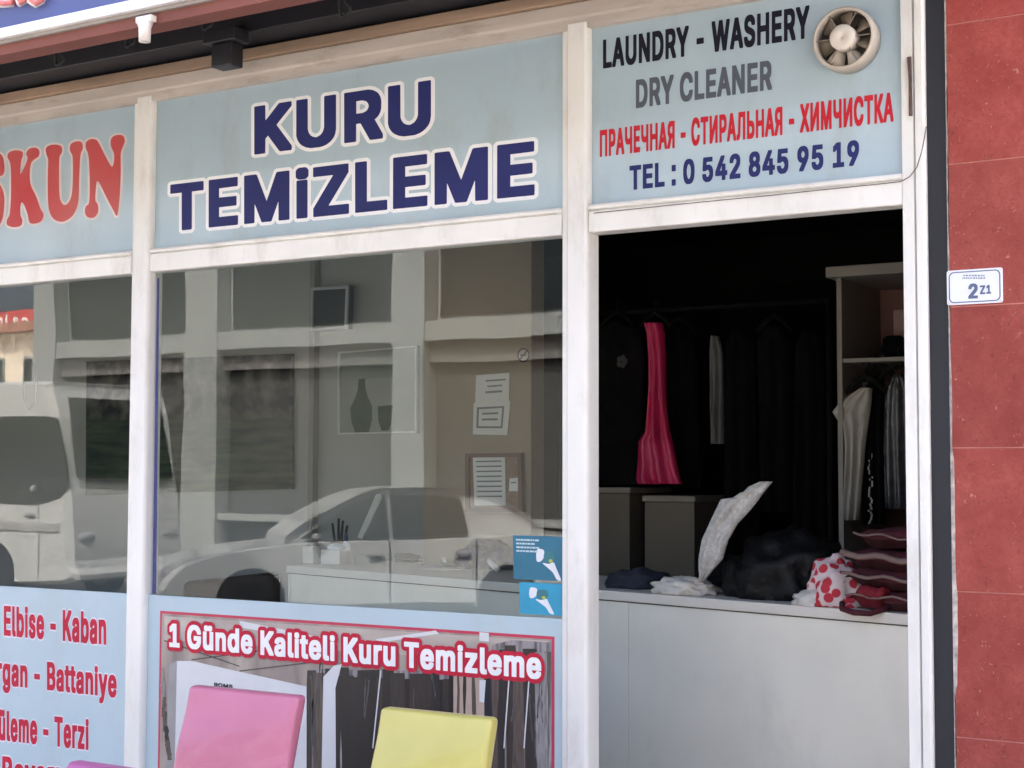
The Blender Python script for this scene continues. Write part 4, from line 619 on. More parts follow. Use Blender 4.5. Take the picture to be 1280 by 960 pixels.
# ------------------------------------------------------------------ extractor fan on the right-hand sign
fc = at(1062, 53, 0.0)
fan = thing('exhaust_fan', 'round cream extractor fan with grimy blades set in the sign above the doorway', 'extractor fan', fc)
M_fan = mat('cream_plastic', (0.50, 0.45, 0.38), 0.5, var=0.12, scale=14)
M_fand = mat('grimy_blade', (0.20, 0.165, 0.125), 0.6, var=0.25, scale=25)
R0 = 0.094
ff = -0.062
obj('housing', Geo().lathe([(R0, 0.003), (R0, ff + 0.01), (R0 - 0.006, ff), (R0 - 0.010, ff + 0.002), (R0 - 0.011, ff + 0.02), (R0 - 0.011, 0.003)], fc, 'y', 48), M_fan, fan, smooth=True)
obj('backing_disc', Geo().disc(fc + Vector((0, -0.002, 0)), R0 - 0.010, (0, -0.003, 0), 40), mat('fan_dark', (0.05, 0.042, 0.035), 0.8), fan)
obj('hub', Geo().lathe([(0.0005, ff - 0.008), (0.034, ff - 0.008), (0.038, ff - 0.003), (0.038, -0.006), (0.0005, -0.006)], fc, 'y', 32), mat('hub_plastic', (0.62, 0.57, 0.50), 0.5), fan, smooth=True)
for i in range(7):
    a0 = 2 * math.pi * i / 7 + 0.35
    g = Geo()
    vs = []
    for r in (0.036, 0.058, 0.081):
        for t, dy in ((0, -0.040), (0.30, -0.030), (0.62, -0.016)):
            a = a0 + t
            vs.append(fc + Vector((r * math.cos(a), dy, r * math.sin(a))))
    fs = [(k, k + 1, k + 4, k + 3) for k in (0, 1, 3, 4)]
    vs2 = [v + Vector((0, 0.003, 0)) for v in vs]
    g.add(vs + vs2, fs + [tuple(x + 9 for x in reversed(f)) for f in fs] + [(0, 9, 10, 1), (1, 10, 11, 2), (2, 11, 14, 5), (5, 14, 17, 8), (8, 17, 16, 7), (7, 16, 15, 6), (6, 15, 12, 3), (3, 12, 9, 0)])
    obj('blade', g, M_fan if i in (4, 5) else M_fand, fan, smooth=True)
for i in range(6):
    a0 = 2 * math.pi * i / 6
    d = Vector((math.cos(a0), 0, math.sin(a0)))
    obj('grille_rib', Geo().tube([fc + d * 0.034 + Vector((0, ff + 0.003, 0)), fc + d * 0.08 + Vector((0, ff + 0.005, 0))], 0.0018, 6), M_fand, fan)
s3_fanplate = None

# ------------------------------------------------------------------ house number plate
pl = [at(*q, -0.010) for q in ((1183.5, 338.5), (1253.3, 334.4), (1253.8, 379), (1183.5, 381))]
plate = thing('house_number_plate', 'small white enamel house number plate reading 2 Z1 on the red tiled pier', 'number plate', pl[3])
x0, x1, z0, z1 = pl[0].x, pl[1].x, (pl[2].z + pl[3].z) / 2, (pl[0].z + pl[1].z) / 2
def rrect(x0, x1, z0, z1, r, y, n=5):
    out = []
    for cx, cz, a in ((x1 - r, z1 - r, 0), (x0 + r, z1 - r, 90), (x0 + r, z0 + r, 180), (x1 - r, z0 + r, 270)):
        for i in range(n + 1):
            t = math.radians(a + 90 * i / n)
            out.append(Vector((cx + r * math.cos(t), y, cz + r * math.sin(t))))
    return out
M_enamel = mat('white_enamel', (0.74, 0.77, 0.82), 0.3, var=0.04, scale=10)
obj('plate', Geo().prism(rrect(x0, x1, z0, z1, 0.006, -0.0085), (0, -0.004, 0)), M_enamel, plate, bevel=0.001)
M_pb = mat('plate_blue', (0.10, 0.13, 0.24), 0.4)
o_, i_ = rrect(x0 + 0.006, x1 - 0.006, z0 + 0.005, z1 - 0.005, 0.014, -0.0132), rrect(x0 + 0.009, x1 - 0.009, z0 + 0.008, z1 - 0.008, 0.012, -0.0132)
n = len(o_)
obj('border', Geo().add(o_ + i_, [(i, (i + 1) % n, n + (i + 1) % n, n + i) for i in range(n)]), M_pb, plate)
lettering('2', [(1210.5, 355), (1222.5, 354.3), (1222.5, 373), (1210.5, 373.6)], -0.0128, M_pb, plate)
lettering('Z1', [(1225, 357), (1239, 356), (1239, 367), (1225, 368)], -0.0128, M_pb, plate)
g = Geo()
for k, (yy, xa, xb) in enumerate(((343.6, 1204, 1231), (346.8, 1203, 1230))):
    x = xa
    while x < xb:
        w = random.uniform(1.2, 3.4)
        g.sheet([at(a, b, -0.0132) for a, b in ((x, yy), (x + w, yy - 0.1), (x + w, yy + 1.7), (x, yy + 1.8))])
        x += w + random.uniform(0.6, 1.2)
obj('small_print_text', g, mat('print_grey', (0.22, 0.25, 0.32), 0.5), plate)
for cx, cz in ((x0 + 0.006, z0 + 0.006), (x1 - 0.006, z0 + 0.006), (x0 + 0.006, z1 - 0.006), (x1 - 0.006, z1 - 0.006)):
    obj('screw', Geo().disc((cx, -0.0126, cz), 0.003, (0, -0.002, 0), 12), mat('screw_steel', (0.7, 0.68, 0.68), 0.35, metal=0.6), plate)
s = at(1200, 360, -0.0134)

# ------------------------------------------------------------------ above: shutter box, hanging cables, projecting sign
def line_z(px, py, Y): return at(px, py, Y).z
xr_end = XWD + 0.25
shut = thing('roller_shutter_box', 'black roller shutter box running under the overhang above the signs', 'shutter box', (-4, -0.1, ZTOP + 0.13))
zb = ZTOP + 0.1275
obj('box_cover', Geo().prism([Vector((XL, a, b)) for a, b in ((0.015, zb + 0.001), (-0.13, zb + 0.03), (-0.13, zb + 0.12), (-0.10, zb + 0.15), (0.015, zb + 0.15))], (xr_end - XL, 0, 0)), M_dark, shut, bevel=0.004)
obj('guide_rail', Geo().box((XL, -0.20, zb + 0.155), (xr_end, -0.15, zb + 0.225)), mat('guide_grey', (0.50, 0.49, 0.47), 0.7, var=0.25, scale=12), shut, bevel=0.004)
mb = at(283, 73, -0.17)
mr = thing('shutter_bracket', 'black steel block bolted under the shutter box above the middle window', 'bracket', mb)
obj('block', Geo().box((mb.x - 0.048, -0.20, mb.z - 0.035), (mb.x + 0.048, -0.132, mb.z + 0.05)), M_dark, mr, bevel=0.006)
obj('arm', Geo().box((mb.x - 0.075, -0.215, mb.z + 0.051), (mb.x + 0.075, -0.132, mb.z + 0.10)), M_dark, mr, bevel=0.005)
# cables in festoons
loops = [(70, 70, 24), (158, 47, 22), (255, 25, 26), (427, 8, 20)]
zc = zb + 0.20
pts = []
x = XL + 0.5
i = 0
while x < XWD - 0.2:
    t = (x * 1.37) % 1.0
    sag = 0.012 * math.sin(x * 9) + 0.05 * max(0, math.sin(x * 5.2)) ** 8
    pts.append(Vector((x, -0.24 + 0.012 * math.sin(x * 13), zc - sag)))
    x += 0.03
obj('cable', Geo().tube(pts, 0.008, 6), M_rubber, smooth=True, label='thick black cable sagging along the overhang above the signs', cat='cable')
pts = [Vector((XL + 0.4 + 0.05 * k, -0.31 + 0.02 * math.sin(k * 0.5), zb + 0.245 - 0.02 * abs(math.sin(k * 0.37)) - 0.012 * math.sin(k * 1.1))) for k in range(int((XWD - 0.3 - XL) / 0.05))]
obj('cable', Geo().tube(pts, 0.0045, 6), M_grey, smooth=True, label='thin grey cable strung loosely in front of the black shutter box', cat='cable')
for (lx, ly, s_) in loops:
    c = at(lx, ly, -0.27)
    pp = []
    for k in range(25):
        a = -0.5 + k / 24 * (2 * math.pi + 1.0)
        r = 0.028 + 0.006 * math.sin(k)
        pp.append(c + Vector((r * math.sin(a) * 0.8, 0.02 * math.sin(a * 0.5), r * math.cos(a) + (0.03 if k in (0, 24) else 0))))
    o = obj('cable_loop', Geo().tube(pp, 0.006, 6), M_rubber, smooth=True, cat='cable loop', group='loops of black cable under the overhang')
    o['label'] = {70: 'loop of black cable hanging under the overhang nearest the left edge', 158: 'loop of black cable hanging under the overhang just below the white lamp fitting',
                  255: 'loop of black cable hanging under the overhang beside the black steel block', 427: 'loop of black cable hanging under the overhang right of the steel block, above KURU'}[lx]
# projecting sign with white trim and terracotta underside
YO = -1.0
trim_lo = at(120, 22.0, YO - 0.012).z
trim_hi = at(80, 17.0, YO - 0.012).z
ter_lo = at(160, 38.5, YO + 0.03).z
ov = thing('fascia_sign', 'blue overhead fascia sign with white trim and pale script letters cut off by the frame', 'sign', (-4, YO, trim_lo))
obj('board', Geo().box((XL - 1, YO, trim_hi), (xr_end, YO + 0.14, trim_hi + 0.75)), mat('sign_deep_blue', (0.075, 0.10, 0.26), 0.45, var=0.06), ov)
obj('trim', Geo().box((XL - 1, YO - 0.012, trim_lo), (xr_end, YO + 0.02, trim_hi - 0.001)), mat('trim_white', (0.8, 0.8, 0.8), 0.4), ov, bevel=0.004)
# the script on it: only the tails of its letters reach into the frame
scr = thing
def curl(pts, r, m):
    P = [at(a, b, YO - 0.004) for a, b in pts]
    return obj('lettering', Geo().tube(P, r, 8), m, ov, smooth=True)
M_cream = mat('cream_letter', (0.75, 0.68, 0.66), 0.45)
M_pinkr = mat('pinkish_letter', (0.62, 0.18, 0.17), 0.45)
for dx in (0,):
    for r, m in ((0.016, M_cream), (0.009, M_pinkr)):
        off = 0 if r > 0.01 else -0.012
        for path in ([(-14, 6), (-4, 3), (6, 4), (16, 3), (20, -4), (12, -10)], [(22, -8), (26, 3), (34, -2), (36, -12)], [(34, -14), (39, 0), (45, 4), (52, 0), (55, -8), (54, -14)]):
            P = [at(a, b, YO - 0.004 + off) for a, b in path]
            obj('lettering_outline' if r > 0.01 else 'lettering', Geo().tube(P, r, 8), m, ov, smooth=True)
sof = thing('overhang_beam', 'terracotta painted overhang beam under the blue fascia sign', 'beam', (-4, YO + 0.16, ter_lo))
obj('face', Geo().box((XL - 1, YO + 0.021, ter_lo), (xr_end, YO + 0.10, trim_hi - 0.002)), M_terra, sof, bevel=0.004)
obj('lip', Geo().box((XL - 1, YO + 0.006, trim_lo - 0.012), (xr_end, YO + 0.0205, trim_lo - 0.001)), mat('grey_lip', (0.30, 0.27, 0.24), 0.7), sof)
obj('soffit', Geo().box((XL - 1, YO + 0.101, zb + 0.262), (xr_end, 0.018, zb + 0.30)), mat('dark_soffit', (0.03, 0.03, 0.03), 0.9), sof)
# white fitting hanging on the beam
lp = at(181, 40, YO + 0.0)
lf = thing('lamp_holder', 'small white plastic lamp holder hanging from the terracotta beam', 'lamp holder', lp)
M_lp = mat('white_plastic', (0.72, 0.68, 0.64), 0.5, var=0.15, scale=30)
obj('cup', Geo().lathe([(0.0005, -0.03), (0.018, -0.03), (0.019, 0.012), (0.026, 0.03), (0.0005, 0.034)], lp, 'z', 20), M_lp, lf, smooth=True)
obj('bracket', Geo().box((lp.x - 0.035, lp.y - 0.006, lp.z + 0.03), (lp.x + 0.03, lp.y + 0.02, lp.z + 0.05)), M_lp, lf, bevel=0.003)

# ------------------------------------------------------------------ lower signs
ps = sign_panel('price_list_sign', 'pale blue window sign listing Elbise, Kaban, Battaniye and Terzi in red letters', bays[0][0], bays[0][1], ZBOT + 0.001, ZST, 0.0, M_lowblue)
M_redl = mat('red_letters_low', (0.50, 0.015, 0.045), 0.55, spec=0.25, var=0.1)
M_pinkw = mat('pale_outline', (0.66, 0.66, 0.74), 0.45)
for body, quad in (('Elbise - Kaban', [(5, 757), (133, 766), (133, 806), (5, 794.5)]),
                   ('Yorgan - Battaniye', [(-27, 818), (146, 836), (146, 872), (-27, 853)]),
                   ('Ütüleme - Terzi', [(-19, 885.5), (111, 900), (111, 937.5), (-19, 923)]),
                   ('Boyama', [(3, 945), (92, 953), (92, 990), (3, 981)])):
    lettering(body, quad, 0.0, M_redl, ps, M_pinkw)
po = sign_panel('poster_sign', 'pale blue window panel with red bordered clothes photo reading 1 Günde Kaliteli Kuru Temizleme', bays[1][0], bays[1][1], ZBOT + 0.001, ZST, 0.0, M_lowblue, 'poster')
a, b = at(200.4, 764), at(693.3, 795)
pz1 = (a.z + b.z) / 2; px0, px1 = a.x, b.x; pz0 = ZBOT + 0.08
def flat(name, poly, y, m, parent): return obj(name, Geo().sheet([Vector((p[0], y, p[1])) for p in poly]), m, parent)
flat('border', [(px0, pz0), (px1, pz0), (px1, pz1), (px0, pz1)], -0.0008, mat('crimson_border', (0.50, 0.03, 0.08), 0.45), po)
bw = 0.010
flat('photo_print', [(px0 + bw, pz0 + bw), (px1 - bw, pz0 + bw), (px1 - bw, pz1 - bw), (px0 + bw, pz1 - bw)], -0.0014, mat('photo_beige', (0.42, 0.36, 0.31), 0.4, scale=5, col2=(0.20, 0.17, 0.16), stretch=(2.5, 1, 0.5)), po)
def pic(name, pts, y, m): return obj(name, Geo().sheet([at(p[0], p[1], 0) + Vector((0, y, 0)) for p in pts]), m, po)
M_pd = mat('photo_black', (0.03, 0.03, 0.035), 0.35, scale=9, col2=(0.012, 0.012, 0.015), stretch=(3, 1, 0.4))
M_pg = mat('photo_plastic', (0.40, 0.38, 0.40), 0.35, scale=14, col2=(0.05, 0.045, 0.05), stretch=(4, 1, 0.5), detail=8)
M_pw = mat('photo_white', (0.62, 0.64, 0.66), 0.4, var=0.05)
pic('printed_ceiling', [(206, 770), (686, 801), (686, 830), (206, 800)], -0.0018, mat('photo_ceiling', (0.50, 0.45, 0.40), 0.4, scale=3, col2=(0.33, 0.28, 0.26), stretch=(1, 1, 4)))
pic('printed_strip_light', [(300, 776), (420, 800), (424, 806), (300, 784)], -0.0022, M_pw)
pic('printed_strip_light', [(470, 799), (545, 788), (549, 792), (476, 803)], -0.0022, M_pw)
rngp = random.Random(21)
def strip(xa, xb, ya, yb, y, m, name='printed_garment'):
    n = 7; L, Rr = [], []
    sw = rngp.uniform(-5, 5)
    for k in range(n + 1):
        t = k / n
        L.append((xa + sw * t + rngp.uniform(-0.8, 0.8), ya + (yb - ya) * t)); Rr.append((xb + sw * t + rngp.uniform(-0.8, 0.8), ya + (yb - ya) * t))
    return pic(name, L + Rr[::-1], y, m)
pic('printed_clothes_rack', [(394, 836), (612, 840), (616, 806), (640, 800), (690, 803), (690, 1013), (384, 1013)], -0.0020, M_pg)
tones = [(0.008, 0.008, 0.010), (0.022, 0.021, 0.024), (0.035, 0.028, 0.027), (0.08, 0.078, 0.085), (0.012, 0.016, 0.032), (0.30, 0.29, 0.30), (0.11, 0.085, 0.075), (0.010, 0.010, 0.011)]
tm = [mat('photo_tone', tones[0], 0.4)] + [mat('photo_tone_' + w, c, 0.4, scale=30, col2=tuple(v * 0.45 for v in c), stretch=(4, 1, 0.5)) for w, c in zip(('ash', 'brown', 'dove', 'navy', 'silver', 'tan', 'coal'), tones[1:])]
x = 384.0; lay = 0
while x < 686:
    w = rngp.uniform(6, 17)
    near = 380 < x < 405 or 610 < x
    m_ = rngp.choice([tm[3], tm[5], tm[1], tm[6], tm[0], tm[2]]) if near else rngp.choice([tm[0], tm[0], tm[1], tm[7], tm[4], tm[2]])
    top_ = 838 + (x - 384) * 0.03 + rngp.uniform(-6, 8)
    strip(x, min(x + w + 3, 689), top_ if x < 610 else rngp.uniform(806, 822), 1013, -0.0022 - (lay % 4) * 0.0002, m_)
    lay += 1; x += w
for k in range(16):
    x = rngp.choice([rngp.uniform(384, 404), rngp.uniform(615, 686), rngp.uniform(640, 686), rngp.uniform(420, 560)])
    w = rngp.uniform(0.6, 2.2)
    y0 = rngp.uniform(812, 880)
    strip(x, x + w, y0, y0 + rngp.uniform(25, 110), -0.0031 - (k % 3) * 0.0001, rngp.choice([tm[5], tm[3], tm[3]]) if x > 600 or x < 410 else tm[3], 'printed_highlight')
pic('printed_shirt_front', [(405, 846), (418, 832), (428, 830), (420, 860), (421, 1013), (402, 1013), (404, 900)], -0.0036, M_pw)
pic('printed_wall', [(566, 836), (606, 838), (606, 1013), (566, 1013)], -0.0034, mat('photo_tan', (0.42, 0.33, 0.27), 0.4))
for xa, xb, m_ in ((572, 575, tm[6]), (580, 583, tm[2]), (590, 594, tm[6]), (562, 568, tm[0])):
    strip(xa, xb, 838, 1013, -0.0036, m_, 'printed_post')
pic('printed_light_strip', [(600, 850), (608, 850), (606, 878), (600, 877)], -0.0038, M_pw)
pic('printed_light_strip', [(600, 790), (612, 791), (612, 802), (600, 801)], -0.0038, M_pw)
for xa, xb in ((476, 466), (637, 630), (662, 655)):
    pic('printed_wire', [(xa, 838), (xa + 1.6, 838), (xb + 1.6, 935), (xb, 935)], -0.0040, M_pw)
pic('printed_board_edge', [(212, 830), (222, 826), (218, 1013), (206, 1013)], -0.0030, mat('photo_grey', (0.3, 0.29, 0.3), 0.4))
pic('printed_board', [(222, 826), (240, 826), (384, 858), (384, 1013), (218, 1013)], -0.0034, M_pw)
for k in range(6):
    strip(203 + k * 0.7, 206 + k * 1.2, 835 + k * 18, 860 + k * 18, -0.0032 - k * 0.00005, rngp.choice([tm[3], tm[0], tm[5], tm[6]]))
for xa, ya, xb, yb in ((206, 800, 300, 832), (240, 824, 330, 812), (300, 838, 400, 826), (258, 812, 258.8, 828)):
    pic('printed_wire', [(xa, ya), (xb, yb), (xb, yb + 1.4), (xa, ya + 1.4)], -0.0036, tm[3])
lettering('ROMS', [(268, 853), (291, 856), (291, 861), (268, 858)], -0.0036, M_black, po)
lettering('1 Günde Kaliteli Kuru Temizleme', [(212, 779), (677, 815), (677, 849), (212, 808.5)], -0.0042, M_white, po, M_redl, lift=0.0018)

# ------------------------------------------------------------------ payment stickers at the corner of the middle pane
def sticker(name, label, quad, Y, m, lines):
    P = [at(*q, Y) for q in quad]
    r = thing(name, label, 'sticker', (P[3] + P[2]) / 2)
    obj('card', Geo().prism(P, (0, 0.002, 0)), m, r)
    def inn(s, t, dy=-0.0012):
        p = (P[0] * (1 - s) + P[1] * s) * (1 - t) + (P[3] * (1 - s) + P[2] * s) * t
        return p + Vector((0, dy, 0))
    return r, inn
M_cy = mat('cyan_print', (0.012, 0.29, 0.48), 0.4, var=0.1, scale=8)
M_cy2 = mat('teal_print', (0.012, 0.14, 0.23), 0.45, var=0.1, scale=8)
for nm, lab, quad, Y, m, big in (('payment_sticker', 'small bright blue card payment sticker at the lower corner of the middle window', [(649, 727.5), (702.5, 730), (702.5, 770), (650, 767)], 0.008, M_cy, False),
                                 ('payment_card_sign', 'larger teal card payment sign on the glass above the small bright blue sticker', [(641, 669), (703, 671), (703, 726.5), (642, 723.5)], 0.0085, M_cy2, True)):
    r, inn = sticker(nm, lab, quad, Y, m, big)
    s0, t0, k = (0.48, 0.30, 0.62) if big else (0.24, 0.16, 0.72)
    def shape(nm2, pts, dy, mm):
        obj(nm2, Geo().sheet([inn(s0 + a_ * k, t0 + b_ * k, dy) for a_, b_ in smooth_prof(pts, 3)]), mm, r)
    shape('printed_card_mark', [(0.02, 0.02), (0.20, 0.0), (0.26, 0.10), (0.22, 0.34), (0.10, 0.46), (0.0, 0.40)], -0.0010, mat('hand_white', (0.70, 0.73, 0.78), 0.4))
    shape('printed_hand_mark', [(0.20, 0.50), (0.40, 0.52), (0.56, 0.46), (0.62, 0.60), (0.72, 0.86), (0.80, 1.10), (0.66, 1.08), (0.54, 0.84), (0.36, 0.66)], -0.0010, MATS['hand_white'])
    shape('printed_reader_mark', [(0.26, 0.12), (0.56, 0.08), (0.60, 0.34), (0.48, 0.48), (0.28, 0.46)], -0.0015, mat('card_teal', (0.02, 0.16, 0.20), 0.4))
    shape('printed_chip_mark', [(0.42, 0.36), (0.52, 0.36), (0.52, 0.46), (0.42, 0.46)], -0.0019, mat('chip_green', (0.40, 0.45, 0.05), 0.4))
    if big:
        g = Geo()
        for row in range(4):
            x = 0.07
            while x < (0.5, 0.42, 0.48, 0.52)[row]:
                w = random.uniform(0.03, 0.08)
                g.sheet([inn(a, b, -0.001) for a, b in ((x, 0.08 + row * 0.085), (x + w, 0.08 + row * 0.085), (x + w, 0.12 + row * 0.085), (x, 0.12 + row * 0.085))])
                x += w + 0.012
        obj('small_print_text', g, mat('print_pale', (0.45, 0.6, 0.66), 0.4), r)

# ------------------------------------------------------------------ the counter
HC = 1.55 - 0.45
def counter_front(px):
    p0, p1 = CL, CR
    d = _fw + RT * ((px - 640) / F_PX)
    # intersection in plan of the viewing ray with the counter's front line
    ax, ay = CAM.x, CAM.y; dx, dy = d.x, d.y; ex, ey = p1.x - p0.x, p1.y - p0.y
    t = ((p0.x - ax) * ey - (p0.y - ay) * ex) / (dx * ey - dy * ex)
    return Vector((ax + dx * t, ay + dy * t, HC))
def on_height(px, py, Z):
    d = _fw + RT * ((px - 640) / F_PX) + UP * ((480 - py) / F_PX)
    return CAM + d * ((Z - CAM.z) / d.z)
CL, CR = on_height(358, 706.5, HC), on_height(1131, 767.5, HC)
cu = (CR - CL).normalized(); cv = Vector((-cu.y, cu.x, 0))          # along the counter, into the room
CR2 = CL + cu * ((XF - 0.11 - CL.x) / cu.x)
ct = thing('shop_counter', 'long pale laminate shop counter running behind the window and doorway', 'counter', (CL.x, CL.y, 0.06))
M_lam = mat('pale_laminate', (0.88, 0.85, 0.75), 0.28, var=0.06, scale=2.2, coat=0.7, bump=0.02, bscale=3)
add_grime(M_lam, (0.66, 0.62, 0.54), 0.5, 4.0, (1, 1, 0.6))
M_lam2 = mat('laminate_top', (0.74, 0.70, 0.63), 0.35, var=0.05, scale=2)
def cbox(a, b, v0, v1, z0, z1):
    P = [a + cv * v0, b + cv * v0, b + cv * v1, a + cv * v1]
    return Geo().prism([Vector((p.x, p.y, z0)) for p in P], (0, 0, z1 - z0))
obj('top', cbox(CL, CR2, 0, 0.62, HC - 0.036, HC), M_lam2, ct, bevel=0.003)
seams = [CL + cu * 0.02, counter_front(782), CR2]
for i in range(2):
    a, b = seams[i], seams[i + 1]
    obj('front_panel', cbox(a + cu * 0.001, b - cu * 0.002, 0.012, 0.03, 0.062, HC - 0.041), M_lam, ct, bevel=0.0015)
obj('end_panel', cbox(CL + cu * 0.0, CL + cu * 0.018, 0.012, 0.6, 0.062, HC - 0.037), M_lam, ct)
obj('edge_strip', cbox(CL, CR2, 0.008, 0.02, HC - 0.0405, HC - 0.0365), mat('edge_shadow_gap', (0.10, 0.09, 0.08), 0.8), ct)

def blob(c, size, seed, amp=0.25, freq=2.5, sub=4, flat_bottom=True):
    bm = bmesh.new()
    bmesh.ops.create_icosphere(bm, subdivisions=sub, radius=1)
    g = Geo()
    for v in bm.verts:
        p = v.co.copy()
        n1 = noise.noise(p * freq + Vector((seed, 0, 0))); n2 = 1 - abs(noise.noise(p * freq * 2.3 + Vector((0, seed, 0)))) * 2
        p *= 1 + amp * n1 + amp * 0.35 * n2
        if flat_bottom and p.z < -0.35: p.z = -0.35
        g.v.append(Vector(c) + Vector((p.x * size[0], p.y * size[1], (p.z + 0.35) * size[2] / 1.35)))
    bm.verts.ensure_lookup_table()
    g.f = [tuple(v.index for v in f.verts) for f in bm.faces]
    bm.free()
    return g

def garment(rows, Y, thick=0.05, folds=3, amp=0.012, nu=26, seed=0.0, sub=4):
    """rows: (y, x_left, x_right) in the photograph's pixels, hung in the plane y = Y"""
    rr = []
    for (a, b) in zip(rows[:-1], rows[1:]):
        for k in range(sub):
            t = k / sub
            rr.append(tuple(p * (1 - t) + q * t for p, q in zip(a, b)))
    rr.append(rows[-1])
    rings = []
    for i, (y, xl, xr_) in enumerate(rr):
        f, bk = [], []
        t = i / (len(rr) - 1)
        for j in range(nu + 1):
            u = j / nu
            p = at(xl + (xr_ - xl) * u, y, Y)
            prof = math.sqrt(max(0.0, 1 - (2 * u - 1) ** 2))
            w = amp * (0.3 + t) * math.sin(u * folds * 2 * math.pi + seed + 0.8 * math.sin(t * 3 + seed))
            w += amp * 1.2 * noise.noise(Vector((u * 3.5, t * 6, seed + 2.2))) + amp * 0.5 * noise.noise(Vector((u * 9, t * 16, seed)))
            f.append(p + Vector((0, -thick * 0.5 * prof + w * prof, 0)))
            bk.append(p + Vector((0, thick * 0.5 * prof + w * prof, 0)))
        rings.append(f + bk[::-1][1:-1])
    return Geo().loft(rings)

def hanger(parent, px, py, Y, w=0.2, m=None):
    c = at(px, py, Y)
    pts = [c + Vector(p) for p in ((0.012, 0, 0.085), (0.02, 0, 0.10), (0.008, 0, 0.115), (-0.008, 0, 0.10), (0, 0, 0.07), (0, 0, 0.05))]
    g = Geo().tube(pts, 0.003, 6)
    obj('hanger_hook', g, mat('rail_black', (0.008, 0.008, 0.009), 0.8, spec=0.15), parent, smooth=True)
    g = Geo().tube([c + Vector((-w, 0, -0.02)), c + Vector((-w * 0.5, 0, 0.025)), c + Vector((0, 0, 0.05)), c + Vector((w * 0.5, 0, 0.025)), c + Vector((w, 0, -0.02))], [0.008, 0.011, 0.012, 0.011, 0.008], 8)
    obj('hanger', g, m or mat('hanger_plastic', (0.008, 0.008, 0.008), 0.9, spec=0.1), parent, smooth=True)

M_blk = mat('black_cloth', (0.004, 0.004, 0.0045), 0.95, spec=0.1, var=0.35, scale=10, bump=0.2)
M_blk2 = mat('charcoal_cloth', (0.007, 0.0065, 0.007), 0.95, spec=0.1, var=0.35, scale=9, bump=0.2)
M_pink = mat('pink_satin', (0.52, 0.018, 0.10), 0.45, var=0.1, scale=6, bump=0.1)
M_gcl = mat('grey_cloth', (0.13, 0.13, 0.135), 0.85, var=0.2, scale=9)
M_wcl = mat('white_cloth', (0.66, 0.64, 0.60), 0.85, var=0.1, scale=8, bump=0.2)
YR = 2.5
rail = thing('clothes_rail', 'dark steel clothes rail holding black garments and the pink dress', 'clothes rail', at(820, 700, YR + 0.0))
ra, rb = at(700, 392, YR), at(1036, 392, YR)
zr = at(820, 388, YR).z
obj('bar', Geo().tube([Vector((ra.x, YR, zr)), Vector((rb.x, YR, zr))], 0.012, 10), mat('rail_black', (0.008, 0.008, 0.009), 0.8, spec=0.15), rail, smooth=True)
for x in (ra.x, rb.x):
    obj('post', Geo().tube([Vector((x, YR, 0.062)), Vector((x, YR, zr))], 0.014, 10), mat('rail_black', (0.008, 0.008, 0.009), 0.8, spec=0.15), rail, smooth=True)
def hang(name, label, cat, rows, m, Y, hx, nm_hanger=True, **kw):
    t = thing(name, label, cat, at((rows[-1][1] + rows[-1][2]) / 2, rows[-1][0], Y))
    obj('garment', garment(rows, Y, **kw), m, t, smooth=True)
    if nm_hanger: hanger(t, hx, rows[0][0], Y, 0.085)
    return t
t = hang('hanging_shirt', 'black T-shirt with a small grey crest hanging just inside the doorway', 'shirt', [(402, 766, 776), (412, 742, 800), (440, 738, 806), (520, 742, 806), (606, 743, 802)], M_blk2, YR - 0.06, 771, thick=0.09, folds=2)
g = Geo()
c = at(777, 452, YR - 0.125)
for k in range(5):
    a = k / 5 * 2 * math.pi
    g.prism([c + Vector((0.018 * math.cos(a) + 0.012 * math.cos(b), 0, 0.018 * math.sin(a) + 0.016 * math.sin(b))) for b in [i * math.pi / 4 for i in range(8)]], (0, 0.01, 0))
obj('printed_crest_mark', g, mat('crest_grey', (0.045, 0.045, 0.045), 0.8), t)
hang('pink_dress', 'bright pink sleeveless dress hanging among black clothes', 'dress', [(404, 806, 828), (418, 809, 831), (440, 811, 832), (480, 812, 832), (510, 810, 833), (540, 806, 838), (552, 798, 841), (575, 797, 846), (598, 795, 851), (605, 797, 853)], M_pink, YR - 0.12, 819, thick=0.085, folds=2.7, amp=0.017, nu=34, seed=1.3)
rows_b = [('hanging_coat', 'black coat hanging right beside the pink dress', [(410, 838, 858), (430, 832, 872), (520, 834, 874), (610, 838, 876)], M_blk, 848),
          ('hanging_shirt', 'grey shirt whose pale sleeve shows past the black coat', [(420, 890, 898), (440, 888, 904), (500, 889, 905), (555, 890, 905)], M_gcl, 894),
          ('hanging_coat', 'long black coat hanging right of the grey sleeve', [(412, 916, 930), (432, 906, 944), (540, 906, 946), (690, 905, 950)], M_blk, 924),
          ('hanging_jacket', 'charcoal jacket in the dark middle of the clothes rail', [(408, 960, 975), (428, 946, 990), (530, 948, 992), (640, 950, 994)], M_blk, 968),
          ('hanging_gown', 'black gown at the dark end of the clothes rail beside the white cabinet', [(414, 1004, 1018), (434, 994, 1030), (560, 992, 1034), (700, 990, 1036)], M_blk, 1010)]
for nm, lab, rows, m, hx in rows_b:
    hang(nm, lab, nm.split('_')[1], rows, m, YR + 0.02, hx, nm_hanger=hx in (848, 968), thick=0.07, folds=2.3, seed=hx * 0.7)
